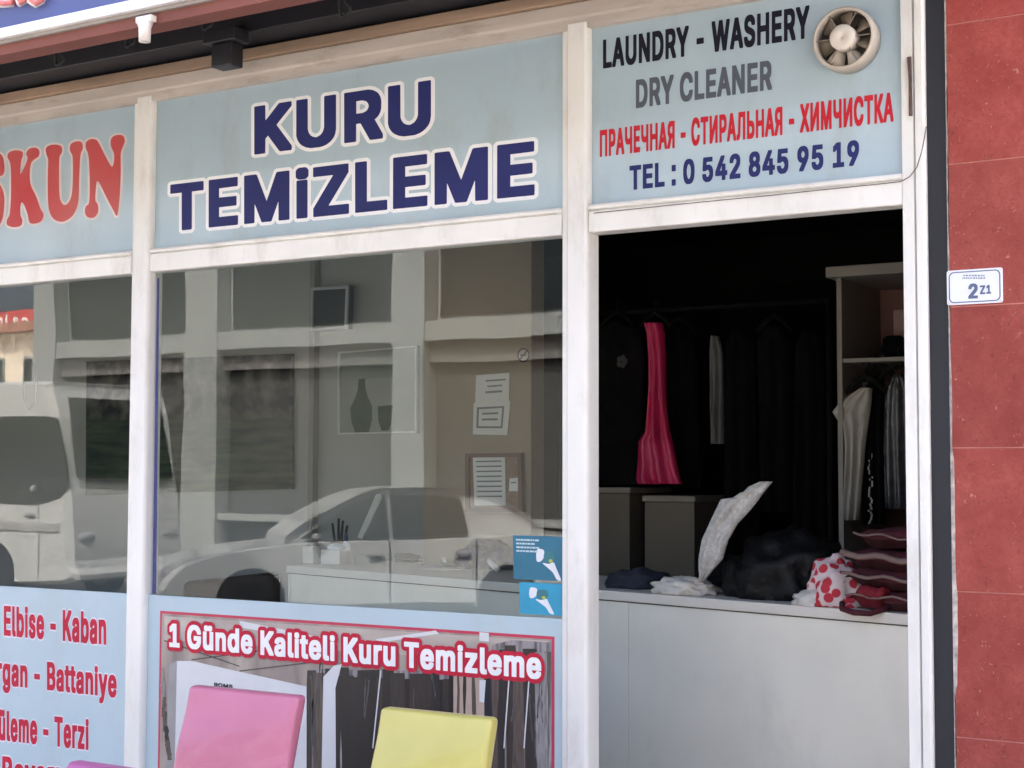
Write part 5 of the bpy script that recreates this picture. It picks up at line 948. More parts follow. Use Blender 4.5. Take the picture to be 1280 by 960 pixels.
# beige cupboards under the rail
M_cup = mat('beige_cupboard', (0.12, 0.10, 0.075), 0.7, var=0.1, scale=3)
for nm, lab, (xa, xb, ya, yb) in (('storage_box', 'beige storage box with dark rim standing under the black T-shirt', (735, 787, 617, 760)), ('storage_box', 'beige storage box standing under the pink dress', (806, 868, 628, 770))):
    A, B = at(xa, yb, YR - 0.2), at(xb, ya, YR - 0.2)
    t = thing(nm, lab, 'box', (A.x, YR, 0.062), 'beige storage boxes under the clothes rail')
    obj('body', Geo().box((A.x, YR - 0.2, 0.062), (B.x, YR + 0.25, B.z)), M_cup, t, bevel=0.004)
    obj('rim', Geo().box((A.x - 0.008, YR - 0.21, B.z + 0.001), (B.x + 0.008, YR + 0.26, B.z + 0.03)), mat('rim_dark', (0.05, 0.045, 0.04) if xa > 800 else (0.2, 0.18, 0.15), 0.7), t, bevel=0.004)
# white cabinet at the right
YW = 1.62
cab = thing('shelf_cabinet', 'white open cabinet with a shelf and hanging clothes beyond the doorway', 'cabinet', at(1090, 700, YW))
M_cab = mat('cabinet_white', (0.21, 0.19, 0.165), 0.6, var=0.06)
xc0, xc1 = at(1047, 500, YW).x, XF - 0.10
zt = at(1090, 345, YW).z; zsh = at(1090, 447, YW).z
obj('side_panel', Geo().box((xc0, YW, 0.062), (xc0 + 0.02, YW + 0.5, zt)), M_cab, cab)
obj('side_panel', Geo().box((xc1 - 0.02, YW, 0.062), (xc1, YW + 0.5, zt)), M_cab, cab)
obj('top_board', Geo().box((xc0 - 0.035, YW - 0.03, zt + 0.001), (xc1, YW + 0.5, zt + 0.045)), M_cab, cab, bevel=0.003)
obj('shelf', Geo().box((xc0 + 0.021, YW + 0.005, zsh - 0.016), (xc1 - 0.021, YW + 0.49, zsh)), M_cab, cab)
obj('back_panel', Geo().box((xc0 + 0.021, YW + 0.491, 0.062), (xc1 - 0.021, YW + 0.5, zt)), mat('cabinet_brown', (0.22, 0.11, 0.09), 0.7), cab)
zr2 = zsh - 0.09
obj('rail', Geo().tube([Vector((xc0 + 0.021, YW + 0.25, zr2)), Vector((xc1 - 0.021, YW + 0.25, zr2))], 0.01, 8), M_grey, cab, smooth=True)
pot = at(1118, 446, YW + 0.2)
obj('dark_pot', Geo().lathe([(0.0005, 0.001), (0.035, 0.001), (0.05, 0.05), (0.045, 0.09), (0.03, 0.10), (0.0005, 0.10)], Vector((pot.x, YW + 0.2, zsh)), 'z', 20), M_blk2, smooth=True, label='small dark pot on the upper shelf of the white cabinet', cat='pot')
bx = at(1124, 440, YW + 0.3)
obj('pale_box', Geo().box((bx.x - 0.03, YW + 0.32, zsh + 0.001), (bx.x + 0.10, YW + 0.42, zsh + 0.22)), mat('pinkish_card', (0.42, 0.27, 0.25), 0.7), bevel=0.003, label='pinkish card box at the back of the cabinet shelf', cat='box')
YG = YW + 0.1
hang('hanging_shirt', 'cream shirt with pointed shoulder hanging at the edge of the white cabinet', 'shirt', [(485, 1076, 1090), (500, 1052, 1090), (515, 1040, 1088), (530, 1050, 1086), (560, 1055, 1082), (650, 1052, 1074)], mat('cream_shirt_cloth', (0.36, 0.34, 0.30), 0.85, var=0.12, scale=8, bump=0.2), YG - 0.06, 1082, thick=0.06)
hang('hanging_jacket', 'black jacket with sparkling trim hanging behind the cream shirt', 'jacket', [(470, 1092, 1104), (490, 1076, 1106), (560, 1076, 1106), (655, 1078, 1106)], M_blk, YG, 1098, thick=0.06)
hang('hanging_jacket', 'dark grey jacket in a plastic cover next to the door jamb', 'jacket', [(468, 1118, 1130), (490, 1106, 1142), (560, 1104, 1146), (636, 1106, 1146)], mat('dark_plastic_cover', (0.06, 0.062, 0.068), 0.25, var=0.4, scale=14, bump=0.5, bscale=30), YG - 0.03, 1124, thick=0.08)
g = Geo()
for k in range(34):
    p = at(1088 + random.uniform(-2.5, 2.5), 568 + k * 2.6, YG - 0.04)
    g.box(p - Vector((0.003, 0.004, 0.004)), p + Vector((0.003, 0.004, 0.003)))
for o in list(C.objects):
    if o.get('label', '').startswith('black jacket with sparkling'):
        obj('sequin_trim_pattern', g, mat('sequin', (0.22, 0.22, 0.22), 0.35, metal=0.5), o)

# ------------------------------------------------------------------ things on the counter
def cpt(px, back=0.0):
    p = counter_front(px) + cv * back
    return p
def off_counter(px, py):               # point on the counter top seen at this pixel
    return on_height(px, py, HC)
bagc = cpt(812, 0.42)
bb = thing('dark_bag', 'dark crumpled bag at the back of the counter below the pink dress', 'bag', bagc)
obj('sack', blob(bagc, (0.09, 0.07, 0.13), 3.3, 0.3, 2.2), M_blk2, bb, smooth=True)
# black garment bag with white lace, lying on the counter
c = cpt(935, 0.22)
bk = thing('folded_black_gown', 'black folded gown with a white lace edge standing up on the counter', 'gown', c)
obj('cloth', blob(c, (0.20, 0.13, 0.235), 11.0, 0.30, 2.4), mat('black_sheen_cloth', (0.005, 0.005, 0.0055), 0.5, spec=0.22, var=0.3, scale=12, bump=0.5, bscale=26), bk, smooth=True)
YL = counter_front(900).y + 0.03
lace = [(727, 875, 880), (712, 873, 892), (698, 873, 904), (675, 877, 911), (655, 886, 922), (638, 894, 938), (624, 901, 949), (622, 916, 950), (616, 925, 955), (615, 929, 956), (608, 936, 961), (602, 950, 966)]
lg = garment(lace[::-1], YL, thick=0.025, folds=2, amp=0.010, nu=14)
m_l = mat('lace', (0.62, 0.60, 0.56), 0.8, scale=60, col2=(0.40, 0.38, 0.35), bump=0.5, bscale=70)
obj('lace_edge', lg, m_l, bk, smooth=True)
# crumpled white cloth
c = cpt(832, 0.10)
obj('white_napkin', blob(c, (0.115, 0.085, 0.062), 5.1, 0.3, 3.2), mat('off_white_cloth', (0.66, 0.62, 0.55), 0.9, var=0.08, bump=0.5, bscale=22), smooth=True, label='crumpled off white cloth lying on the counter in the doorway', cat='cloth')
# floral bundle: white with red strawberries
def berries():
    m = bpy.data.materials.new('strawberry_print'); m.use_nodes = True
    nt = m.node_tree; b = nt.nodes['Principled BSDF']
    tc = nt.nodes.new('ShaderNodeTexCoord'); v = nt.nodes.new('ShaderNodeTexVoronoi'); v.inputs['Scale'].default_value = 27
    r = nt.nodes.new('ShaderNodeValToRGB'); e = r.color_ramp.elements
    e[0].position, e[0].color = 0.42, (0.50, 0.03, 0.05, 1); e[1].position, e[1].color = 0.50, (0.66, 0.55, 0.54, 1)
    nt.links.new(tc.outputs['Object'], v.inputs['Vector']); nt.links.new(v.outputs['Distance'], r.inputs[0]); nt.links.new(r.outputs[0], b.inputs['Base Color'])
    b.inputs['Roughness'].default_value = 0.85
    return m
c = cpt(1022, 0.10)
obj('patterned_bundle', blob(c, (0.098, 0.085, 0.160), 8.4, 0.30, 1.8), berries(), smooth=True, label='white cloth bundle printed with red strawberries on the counter', cat='cloth bundle')
c = cpt(1008, 0.05)
obj('plastic_bag', blob(c, (0.085, 0.05, 0.055), 2.7, 0.25, 3.0), mat('clear_plastic_bag', (0.58, 0.56, 0.52), 0.4, var=0.1, bump=0.4), smooth=True, label='low white plastic bag tucked in front of the strawberry print bundle', cat='bag')
# burgundy blankets, folded and piled
M_burg = mat('burgundy_cloth', (0.060, 0.006, 0.012), 0.85, var=0.3, scale=9, bump=0.4, bscale=30)
M_cream2 = mat('cream_piping', (0.20, 0.13, 0.115), 0.8, var=0.1)
def slab(a, b, v0, v1, z0, z1, seed, tilt=0.0):
    bm = bmesh.new(); bmesh.ops.create_grid(bm, x_segments=14, y_segments=8, size=1); 
    n = len(bm.verts); top = []; bot = []
    for v in bm.verts:
        s, t = (v.co.x + 1) / 2, (v.co.y + 1) / 2
        e = min(1.0, 6 * min(s, 1 - s, t, 1 - t))
        e = math.sqrt(1 - (1 - e) ** 2)
        w = noise.noise(Vector((s * 3, t * 3, seed))) * 0.012
        P = a * (1 - s) + b * s + cv * (v0 + (v1 - v0) * t)
        h = (z1 - z0) / 2
        top.append(Vector((P.x, P.y, (z0 + z1) / 2 + h * e + w + tilt * s))); bot.append(Vector((P.x, P.y, (z0 + z1) / 2 - h * e + w + tilt * s)))
    fs = [tuple(v.index for v in f.verts) for f in bm.faces]; be = [tuple(v.index for v in e.verts) for e in bm.edges if e.is_boundary]
    bm.free()
    return Geo().add(top + bot, fs + [tuple(i + n for i in reversed(f)) for f in fs] + [(i, j, j + n, i + n) for i, j in be])
la, lb = cpt(1052, 0.0), cpt(1150, 0.0)
specs = [('folded_blanket', 'bottom burgundy blanket of the pile on the counter with a bright red band', 0.0, 0.068),
         ('folded_blanket', 'second burgundy blanket up in the pile on the counter with thin cream piping', 0.071, 0.135),
         ('folded_blanket', 'third burgundy blanket up in the pile on the counter with broad cream edge', 0.138, 0.205),
         ('folded_blanket', 'topmost dark burgundy blanket of the pile on the counter', 0.208, 0.275)]
for i, (nm, lab, h0, h1) in enumerate(specs):
    t = thing(nm, lab, 'blanket', la + Vector((0, 0, h0)), 'burgundy blankets piled on the counter')
    a = la - cu * (0.0, 0.02, 0.03, -0.012)[i]
    obj('fold', slab(a, lb + cu * 0.05, 0.02 + i * 0.012, 0.36, HC + h0 + 0.001, HC + h1, i * 3.1, (0.0, -0.012, -0.018, -0.02)[i]), M_burg, t, smooth=True)
    if i == 0:
        obj('red_band', slab(cpt(1062), cpt(1097), 0.008, 0.2, HC + 0.006, HC + 0.078, 4.4), mat('bright_red_cloth', (0.20, 0.006, 0.016), 0.8, bump=0.3), t, smooth=True)
        loop = [cpt(1050, 0.0), cpt(1056, -0.028), cpt(1075, -0.045), cpt(1092, -0.035), cpt(1100, -0.0), cpt(1100, 0.05)]
        zz = [0.02, 0.004, -0.004, -0.004, 0.008, 0.02]
        obj('strap', Geo().tube([p + Vector((0, 0, z)) for p, z in zip(loop, zz)], 0.010, 8), M_burg, t, smooth=True)
    pts = [a + (lb - a) * (k / 10) + cv * (0.012 + i * 0.010) + Vector((0, 0, HC - a.z + (h0 + h1) / 2 + 0.012 + 0.006 * math.sin(k * 1.3 + i) - (0.0, 0.012, 0.018, 0.02)[i] * k / 10)) for k in range(11)]
    obj('piping', Geo().tube(pts, (0.004, 0.006, 0.011, 0.0035)[i], 8), M_cream2, t, smooth=True)
# blue cloth bundle with white straps
c = off_counter(598, 711) + cv * 0.06
t = thing('denim_bundle', 'rolled up blue denim bundle with white straps on the counter', 'clothes bundle', c)
obj('cloth', blob(c, (0.15, 0.10, 0.13), 6.2, 0.28, 2.4), mat('denim', (0.022, 0.032, 0.085), 0.9, spec=0.1, scale=20, col2=(0.004, 0.006, 0.018), bump=0.4), t, smooth=True)
obj('strap', Geo().tube([off_counter(612, 704) + Vector((-0.02, -0.06, 0.075)), off_counter(618, 710) + Vector((0, -0.07, 0.05)), off_counter(628, 714) + Vector((0.01, -0.06, 0.012))], 0.014, 8), M_wcl, t, smooth=True)
obj('strap', Geo().tube([off_counter(566, 700) + Vector((0.01, -0.03, 0.07)), off_counter(560, 704) + Vector((-0.01, -0.04, 0.04)), off_counter(562, 708) + Vector((0.0, -0.03, 0.01))], 0.010, 8), M_wcl, t, smooth=True)
# pen pot, bottle, boxes and papers at the far end
def up(px, py, dy): return off_counter(px, py) + Vector((0, dy, 0))
p = off_counter(372, 705) + cv * 0.08
obj('card_box', Geo().box(p + Vector((-0.03, -0.03, 0.001)), p + Vector((0.035, 0.03, 0.085))), M_wcl, bevel=0.004, label='small white card box at the far end of the counter', cat='box')
p = off_counter(399, 706) + cv * 0.10
t = thing('tissue_box', 'white tissue box with crumpled tissue beside the pens on the counter', 'tissue box', p)
obj('carton', Geo().box(p + Vector((-0.06, -0.045, 0.001)), p + Vector((0.06, 0.045, 0.07))), M_wcl, t, bevel=0.004)
obj('tissue', blob(p + Vector((0, 0, 0.071)), (0.04, 0.03, 0.03), 9.3, 0.35, 3), M_white, t, smooth=True)
p = off_counter(391, 702) + cv * 0.16
t = thing('pen_pot', 'dark pot of black pens behind the tissue box', 'pen pot', p)
obj('pot', Geo().lathe([(0.0005, 0.001), (0.036, 0.001), (0.04, 0.10), (0.036, 0.10), (0.033, 0.006), (0.0005, 0.006)], p, 'z', 20), M_dark, t, smooth=True)
for dx, h, lean in ((-0.02, 0.19, -0.02), (0.0, 0.215, 0.0), (0.015, 0.205, 0.012), (0.026, 0.18, 0.03)):
    obj('pen', Geo().tube([p + Vector((dx * 0.6, 0, 0.01)), p + Vector((dx + lean, 0, h))], 0.007, 8), M_dark, t, smooth=True)
p = off_counter(412, 705) + cv * 0.10
t = thing('glue_bottle', 'slim white bottle standing on the counter with blue cap', 'bottle', p)
obj('body', Geo().lathe([(0.0005, 0.001), (0.022, 0.001), (0.024, 0.01), (0.022, 0.09), (0.012, 0.11), (0.0005, 0.11)], p, 'z', 20), M_white, t, smooth=True)
obj('cap', Geo().lathe([(0.0005, 0.111), (0.012, 0.111), (0.008, 0.15), (0.0005, 0.152)], p, 'z', 16), mat('cap_blue', (0.06, 0.08, 0.2), 0.4), t, smooth=True)
a = off_counter(409, 703) + cv * 0.20
obj('folding_rule', Geo().prism([a + Vector(q) for q in ((-0.015, 0, 0.12), (0.015, 0, 0.11), (0.115, 0.03, 0.32), (0.105, 0.03, 0.345), (0.08, 0.03, 0.34))], (0.004, 0.008, 0)), M_wcl, bevel=0.003, label='long white ruler leaning out of the pen pot', cat='ruler')
p = off_counter(440, 705) + cv * 0.10
obj('note_block', Geo().box(p + Vector((-0.045, -0.04, 0.001)), p + Vector((0.045, 0.04, 0.035))), mat('pale_green_paper', (0.40, 0.43, 0.38), 0.8), bevel=0.002, label='pale note block on the counter right of the white bottle', cat='note block')
p = off_counter(487, 704) + cv * 0.12
t = thing('stapler', 'black stapler lying on the counter', 'stapler', p)
obj('base', Geo().box(p + Vector((-0.075, -0.02, 0.001)), p + Vector((0.075, 0.02, 0.014))), M_dark, t, bevel=0.003)
obj('arm', Geo().prism([p + Vector(q) for q in ((-0.078, -0.017, 0.022), (0.08, -0.017, 0.016), (0.08, -0.017, 0.034), (0.0, -0.017, 0.048), (-0.078, -0.017, 0.042))], (0, 0.034, 0)), M_dark, t, bevel=0.004)
p = off_counter(540, 709) + cv * 0.07
t = thing('scissors', 'black handled scissors on papers beside the denim bundle', 'scissors', p)
for s_ in (-1, 1):
    obj('blade', Geo().prism([p + Vector(q) for q in ((-0.01, 0.006 * s_, 0.004), (-0.14, 0.018 * s_, 0.004), (-0.01, 0.016 * s_, 0.004))], (0, 0, 0.004)), M_grey, t)
    obj('handle', Geo().tube([p + Vector((0.03 + 0.028 * math.cos(k * math.pi / 8), 0.02 * s_ + 0.016 * math.sin(k * math.pi / 8), 0.012)) for k in range(16)], 0.006, 6, closed=True), M_dark, t, smooth=True)
p = off_counter(530, 712) + cv * 0.05
obj('paper_sheet', Geo().prism([p + cu * a_ + cv * b_ + Vector((0, 0, 0.001)) for a_, b_ in ((-0.11, -0.03), (0.11, -0.035), (0.12, 0.10), (-0.10, 0.11))], (0, 0, 0.002)), M_wcl, label='white paper sheet under the scissors on the counter', cat='paper')
c = cpt(755, 0.2)
obj('dark_clothes_heap', blob(c, (0.12, 0.1, 0.07), 4.9, 0.3, 2.6), mat('navy_clothes', (0.02, 0.022, 0.035), 0.9, var=0.3, bump=0.3), smooth=True, label='low heap of dark navy clothes on the counter behind the central mullion', cat='clothes')

# ------------------------------------------------------------------ on the walls inside
def board(name, label, cat, quad, Y, m, frame=None, fm=None, thick=0.02):
    P = [at(*q, Y) for q in quad]
    t = thing(name, label, cat, (P[2] + P[3]) / 2)
    obj('panel', Geo().prism(P, (0, thick, 0)), m, t)
    if frame:
        for a, b in ((0, 1), (1, 2), (2, 3), (3, 0)):
            pass
        c = sum(P, Vector()) / 4
        I = [p + (c - p).normalized() * frame for p in P]
        g = Geo()
        f0 = [p + Vector((0, -0.012, 0)) for p in P]; f1 = [p + Vector((0, -0.012, 0)) for p in I]; b0 = [p + Vector((0, -0.0005, 0)) for p in P]; b1 = [p + Vector((0, -0.0005, 0)) for p in I]
        g.add(f0 + f1 + b0 + b1, [q for i in range(4) for q in ((i, (i + 1) % 4, 4 + (i + 1) % 4, 4 + i), (i, 8 + i, 8 + (i + 1) % 4, (i + 1) % 4), (4 + i, 4 + (i + 1) % 4, 12 + (i + 1) % 4, 12 + i))])
        obj('frame', g, fm, t)
    return t, P
def landscape():
    m = bpy.data.materials.new('landscape_print'); m.use_nodes = True
    nt = m.node_tree; b = nt.nodes['Principled BSDF']
    tc = nt.nodes.new('ShaderNodeTexCoord'); mp = nt.nodes.new('ShaderNodeMapping'); mp.inputs['Scale'].default_value = (1.2, 1, 9)
    nt.links.new(tc.outputs['Object'], mp.inputs[0])
    n1 = nt.nodes.new('ShaderNodeTexNoise'); n1.inputs['Scale'].default_value = 3.0; n1.inputs['Detail'].default_value = 6; nt.links.new(mp.outputs[0], n1.inputs['Vector'])
    n2 = nt.nodes.new('ShaderNodeTexNoise'); n2.inputs['Scale'].default_value = 9; n2.inputs['Detail'].default_value = 4; nt.links.new(tc.outputs['Object'], n2.inputs['Vector'])
    r1 = nt.nodes.new('ShaderNodeValToRGB'); e = r1.color_ramp.elements
    e[0].position, e[0].color = 0.35, (0.006, 0.020, 0.013, 1); e[1].position, e[1].color = 0.72, (0.060, 0.085, 0.045, 1)
    nt.links.new(n1.outputs[0], r1.inputs[0])
    r2 = nt.nodes.new('ShaderNodeValToRGB'); e = r2.color_ramp.elements
    e[0].position, e[0].color = 0.42, (0.006, 0.009, 0.008, 1); e[1].position, e[1].color = 0.66, (0.13, 0.12, 0.105, 1)
    nt.links.new(n2.outputs[0], r2.inputs[0])
    sp = nt.nodes.new('ShaderNodeSeparateXYZ'); nt.links.new(tc.outputs['Object'], sp.inputs[0])
    mr_ = nt.nodes.new('ShaderNodeMapRange'); mr_.inputs[1].default_value = 0.40; mr_.inputs[2].default_value = 0.46; nt.links.new(sp.outputs['Z'], mr_.inputs[0])
    mx = nt.nodes.new('ShaderNodeMixRGB'); nt.links.new(mr_.outputs[0], mx.inputs[0]); nt.links.new(r1.outputs[0], mx.inputs[1]); nt.links.new(r2.outputs[0], mx.inputs[2])
    nt.links.new(mx.outputs[0], b.inputs['Base Color']); b.inputs['Roughness'].default_value = 0.8; b.inputs['Specular IOR Level'].default_value = 0.1
    return m
board('landscape_picture', 'large dark green picture of a village above water on the inside wall', 'picture', [(108, 452), (365, 442), (365, 611), (107, 619)], YB - 0.03, landscape())
t, P = board('bottle_picture', 'grey picture of a green bottle and glass hanging on the inside wall', 'picture', [(424, 440), (522, 432), (522, 541), (424, 543)], YB - 0.03, mat('picture_grey', (0.21, 0.235, 0.215), 0.7, spec=0.1, var=0.08), 0.012, mat('thin_frame', (0.5, 0.5, 0.48), 0.5))
bot = [(448, 474), (456, 473), (457, 486), (460, 497), (465, 508), (465, 525), (461, 541), (444, 542), (439, 526), (438, 510), (444, 497), (447, 487)]
M_bg = mat('bottle_green', (0.004, 0.042, 0.016), 0.7, spec=0.1, var=0.3, scale=12)
obj('painted_bottle', Geo().sheet([at(a_, b_, YB - 0.032) for a_, b_ in bot]), M_bg, t)
obj('painted_glass', Geo().sheet([at(a_, b_, YB - 0.032) for a_, b_ in ((472, 508), (491, 506), (489, 530), (486, 538), (477, 538), (473, 527))]), M_bg, t)
t, P = board('small_screen', 'small dark screen in a pale rounded frame high on the inside wall', 'screen', [(390, 360), (437, 357), (435, 411), (389, 415)], YB - 0.10, mat('screen_black', (0.012, 0.014, 0.018), 0.3), 0.022, mat('screen_frame', (0.30, 0.29, 0.32), 0.5), 0.04)
# partition: papers, cork board, no smoking mark
M_pap = mat('paper', (0.56, 0.56, 0.55), 0.8, var=0.05)
def paper(label, quad, lines, Y=YP - 0.004):
    P = [at(*q, Y) for q in quad]
    t = thing('notice_sheet', label, 'notice', (P[2] + P[3]) / 2, 'paper notices on the beige partition')
    obj('sheet', Geo().prism(P, (0, 0.002, 0)), M_pap, t)
    g = Geo()
    for (s0, s1, t0, t1) in lines:
        f = lambda s, t_: (P[0] * (1 - s) + P[1] * s) * (1 - t_) + (P[3] * (1 - s) + P[2] * s) * t_ + Vector((0, -0.0015, 0))
        g.sheet([f(s0, t0), f(s1, t0), f(s1, t1), f(s0, t1)])
    obj('print_lines_text', g, mat('print_dark', (0.12, 0.12, 0.13), 0.7), t)
paper('pale notice pinned highest on the beige partition', [(595, 469), (637, 466), (636, 501), (594, 504)], [(0.3, 0.9, 0.2, 0.26), (0.35, 0.8, 0.4, 0.46), (0.3, 0.8, 0.6, 0.68)])
paper('notice with a dark printed table below the pale notice on the partition', [(592, 504), (638, 501), (634, 544), (591, 543)], [(0.1, 0.85, 0.14, 0.2), (0.1, 0.16, 0.14, 0.8), (0.8, 0.85, 0.14, 0.8), (0.1, 0.85, 0.74, 0.8), (0.25, 0.7, 0.32, 0.38), (0.25, 0.7, 0.5, 0.56)])
t, P = board('notice_board', 'brown framed cork notice board with papers on the beige partition', 'notice board', [(583, 567), (653, 566), (655, 640), (583, 640)], YP - 0.025, mat('cork', (0.20, 0.13, 0.08), 0.9, var=0.2, scale=30), 0.03, mat('dark_wood', (0.10, 0.045, 0.025), 0.6))
paper('long white paper pinned on the cork notice board', [(591, 570), (631, 569), (632, 632), (593, 632)], [(0.1, 0.9, 0.1 + k * 0.1, 0.13 + k * 0.1) for k in range(8)], YP - 0.029)
paper('small pale note pinned at the edge of the cork notice board', [(637, 598), (648, 597), (647, 614), (636, 614)], [(0.2, 0.8, 0.3, 0.4)], YP - 0.029)
c = at(654.5, 444, YP - 0.004)
t = thing('no_smoking_sticker', 'round black no smoking sticker on the edge of the beige partition', 'sticker', c)
k = 0.034
obj('face', Geo().disc(c, k, (0, 0.002, 0), 32), mat('sticker_pale', (0.36, 0.32, 0.26), 0.6), t)
obj('ring', Geo().lathe([(k, -0.002), (k * 0.82, -0.002), (k * 0.82, -0.0005), (k, -0.0005)], c, 'y', 32), M_black, t)
obj('slash', Geo().tube([c + Vector((-k * 0.6, -0.0025, -k * 0.6)), c + Vector((k * 0.6, -0.0025, k * 0.6))], 0.003, 6), M_black, t)
obj('cigarette_mark', Geo().box(c + Vector((-k * 0.5, -0.004, -0.004)), c + Vector((k * 0.5, -0.0015, 0.004))), M_black, t)
# black armchair behind the left part of the middle window
c = at(300, 745, 1.7)
t = thing('black_armchair', 'black padded armchair standing inside behind the middle window', 'armchair', Vector((c.x, 1.9, 0.062)))
M_lea = mat('black_leather', (0.008, 0.008, 0.010), 0.6, spec=0.2, var=0.2, bump=0.2)
top = at(300, 724, 1.7).z
a_ = at(240, 730, 1.7).x; b_ = at(352, 730, 1.7).x
obj('seat', Geo().box((a_ + 0.08, 1.72, 0.36), (b_ - 0.08, 2.3, 0.5)), M_lea, t, bevel=0.03)
obj('backrest', Geo().prism([Vector((a_, 1.62, top - 0.02)), Vector((b_, 1.62, top + 0.05)), Vector((b_, 1.62, 0.3)), Vector((a_, 1.62, 0.3))], (0, 0.09, 0)), M_lea, t, bevel=0.03)
for x in (a_, b_ - 0.075):
    obj('armrest', Geo().box((x, 1.715, 0.3), (x + 0.075, 2.3, 0.66)), M_lea, t, bevel=0.02)
for x in (a_ + 0.04, b_ - 0.04):
    for y in (1.70, 2.26):
        obj('leg', Geo().box((x - 0.02, y - 0.02, 0.062), (x + 0.02, y + 0.02, 0.3)), M_dark, t)
# cord loop hanging behind the left window
cl = [at(*q, 0.06) for q in ((30, 452), (29, 480), (30, 500), (37, 512), (43, 505), (45, 480), (44, 452))]
obj('blind_cord', Geo().tube(cl, 0.003, 6), M_grey, smooth=True, label='looped grey blind cord hanging behind the left window', cat='cord')

# ------------------------------------------------------------------ chairs in front of the window
def chair(label, tl, tr, Y, m, legm, height=None):
    a, b = at(*tl, Y), at(*tr, Y)
    zt_ = (a.z + b.z) / 2; x0, x1 = a.x, b.x; w = x1 - x0
    t = thing('padded_chair', label, 'chair', ((x0 + x1) / 2, Y - 0.2, 0), 'padded chairs in front of the shop window')
    dy = -0.10                                    # lean of the back: lower end nearer the street
    zb_ = 0.50
    def backpt(s, h, d):
        tt = (zt_ - h) / (zt_ - zb_)
        flare = 0.03 * tt
        return Vector((x0 + 0.0 - flare * 0.0 + (w) * s, Y + dy * tt + d, h))
    rings = []
    rows = 10
    for i in range(rows + 1):
        h = zt_ - (zt_ - zb_) * i / rows
        ring = []
        inset = 0.0
        for j in range(13):
            s = j / 12
            e = 0.03 - 0.006 * (2 * s - 1) ** 2
            ring.append(backpt(s, h, -e + 0.004 * math.sin(i * 0.9 + s * 3)))
        for j in range(13):
            s = 1 - j / 12
            ring.append(backpt(s, h, 0.025))
        rings.append(ring)
    obj('backrest', Geo().loft(rings), m, t, bevel=0.016, seg=3)
    ys = Y + dy
    obj('seat', Geo().box((x0 - 0.02, ys - 0.44, 0.42), (x1 + 0.02, ys + 0.02, 0.49)), m, t, bevel=0.025, seg=3)
    for x in (x0 + 0.02, x1 - 0.02):
        obj('leg', Geo().tube([Vector((x, ys - 0.40, 0.42)), Vector((x + (0.015 if x > (x0 + x1) / 2 else -0.015), ys - 0.43, 0.0))], [0.016, 0.012], 10), legm, t, smooth=True)
        obj('leg', Geo().tube([Vector((x, ys - 0.02, 0.42)), Vector((x + (0.015 if x > (x0 + x1) / 2 else -0.015), ys + 0.10, 0.0))], [0.016, 0.012], 10), legm, t, smooth=True)
    return t
M_ch = mat('chrome_leg', (0.55, 0.55, 0.55), 0.25, metal=1.0)
chair('pink padded chair with tall square back in front of the poster', (241, 857), (379, 868), -0.62, mat('pink_vinyl', (0.48, 0.15, 0.24), 0.30, var=0.09, scale=4, bump=0.12, bscale=7, coat=0.3), M_ch)
chair('yellow padded chair with square back in front of the poster', (480, 883), (620, 897), -0.62, mat('yellow_vinyl', (0.50, 0.46, 0.13), 0.30, var=0.09, scale=4, bump=0.12, bscale=7, coat=0.3), M_ch)
chair('magenta chair of which only the curved top edge shows below the price list', (92, 953), (208, 964), -0.72, mat('magenta_vinyl', (0.42, 0.12, 0.30), 0.4, var=0.08, scale=3, bump=0.05, bscale=9), M_ch)

# ------------------------------------------------------------------ across the street (seen mirrored in the panes)
DB = 17.0
M_ob = mat('opposite_white', (0.23, 0.25, 0.25), 0.7, var=0.05, scale=1)
M_og = mat('opposite_dark_glass', (0.02, 0.025, 0.028), 0.2, spec=0.15, var=0.2, scale=0.8)
M_owall = mat('opposite_grey_wall', (0.08, 0.08, 0.08), 0.8, var=0.06, scale=0.6)
ob = thing('opposite_building', 'white framed building across the street mirrored in the shop window', 'building', (-12, -DB, 0))
xl = mirrored(46, 500, DB).x; xrr = 6.0
zbeam1 = mirrored(300, 416, DB).z; zbeam0 = mirrored(300, 438, DB).z
zb2 = mirrored(300, 462, DB).z
ztop_b = zbeam1 + 2.6
obj('wall', Geo().box((xl, -DB - 8, 0), (xrr, -DB - 0.25, ztop_b)), M_owall, ob)
obj('beam', Geo().box((xl, -DB - 0.24, zbeam0), (xrr, -DB + 0.12, zbeam1)), M_ob, ob)
obj('fascia', Geo().box((xl, -DB - 0.24, zb2), (xrr, -DB - 0.05, zbeam0 - 0.002)), mat('opposite_fascia', (0.14, 0.14, 0.14), 0.7), ob)
obj('cornice', Geo().box((xl - 0.2, -DB - 0.24, ztop_b - 0.4), (xrr, -DB + 0.2, ztop_b)), M_ob, ob)
cols = [(46, 72), (234, 276), (496, 536)]
cx = [(mirrored(a, 500, DB).x, mirrored(b, 500, DB).x) for a, b in cols]
step = cx[2][0] - cx[1][0]
cx += [(cx[2][0] + step * k, cx[2][1] + step * k) for k in (1, 2, 3)]
zled = mirrored(300, 643, DB).z
for a, b in cx:
    if a > xrr - 1: continue
    obj('column', Geo().box((a, -DB - 0.24, 0), (b, -DB + 0.15, ztop_b - 0.41)), M_ob, ob)
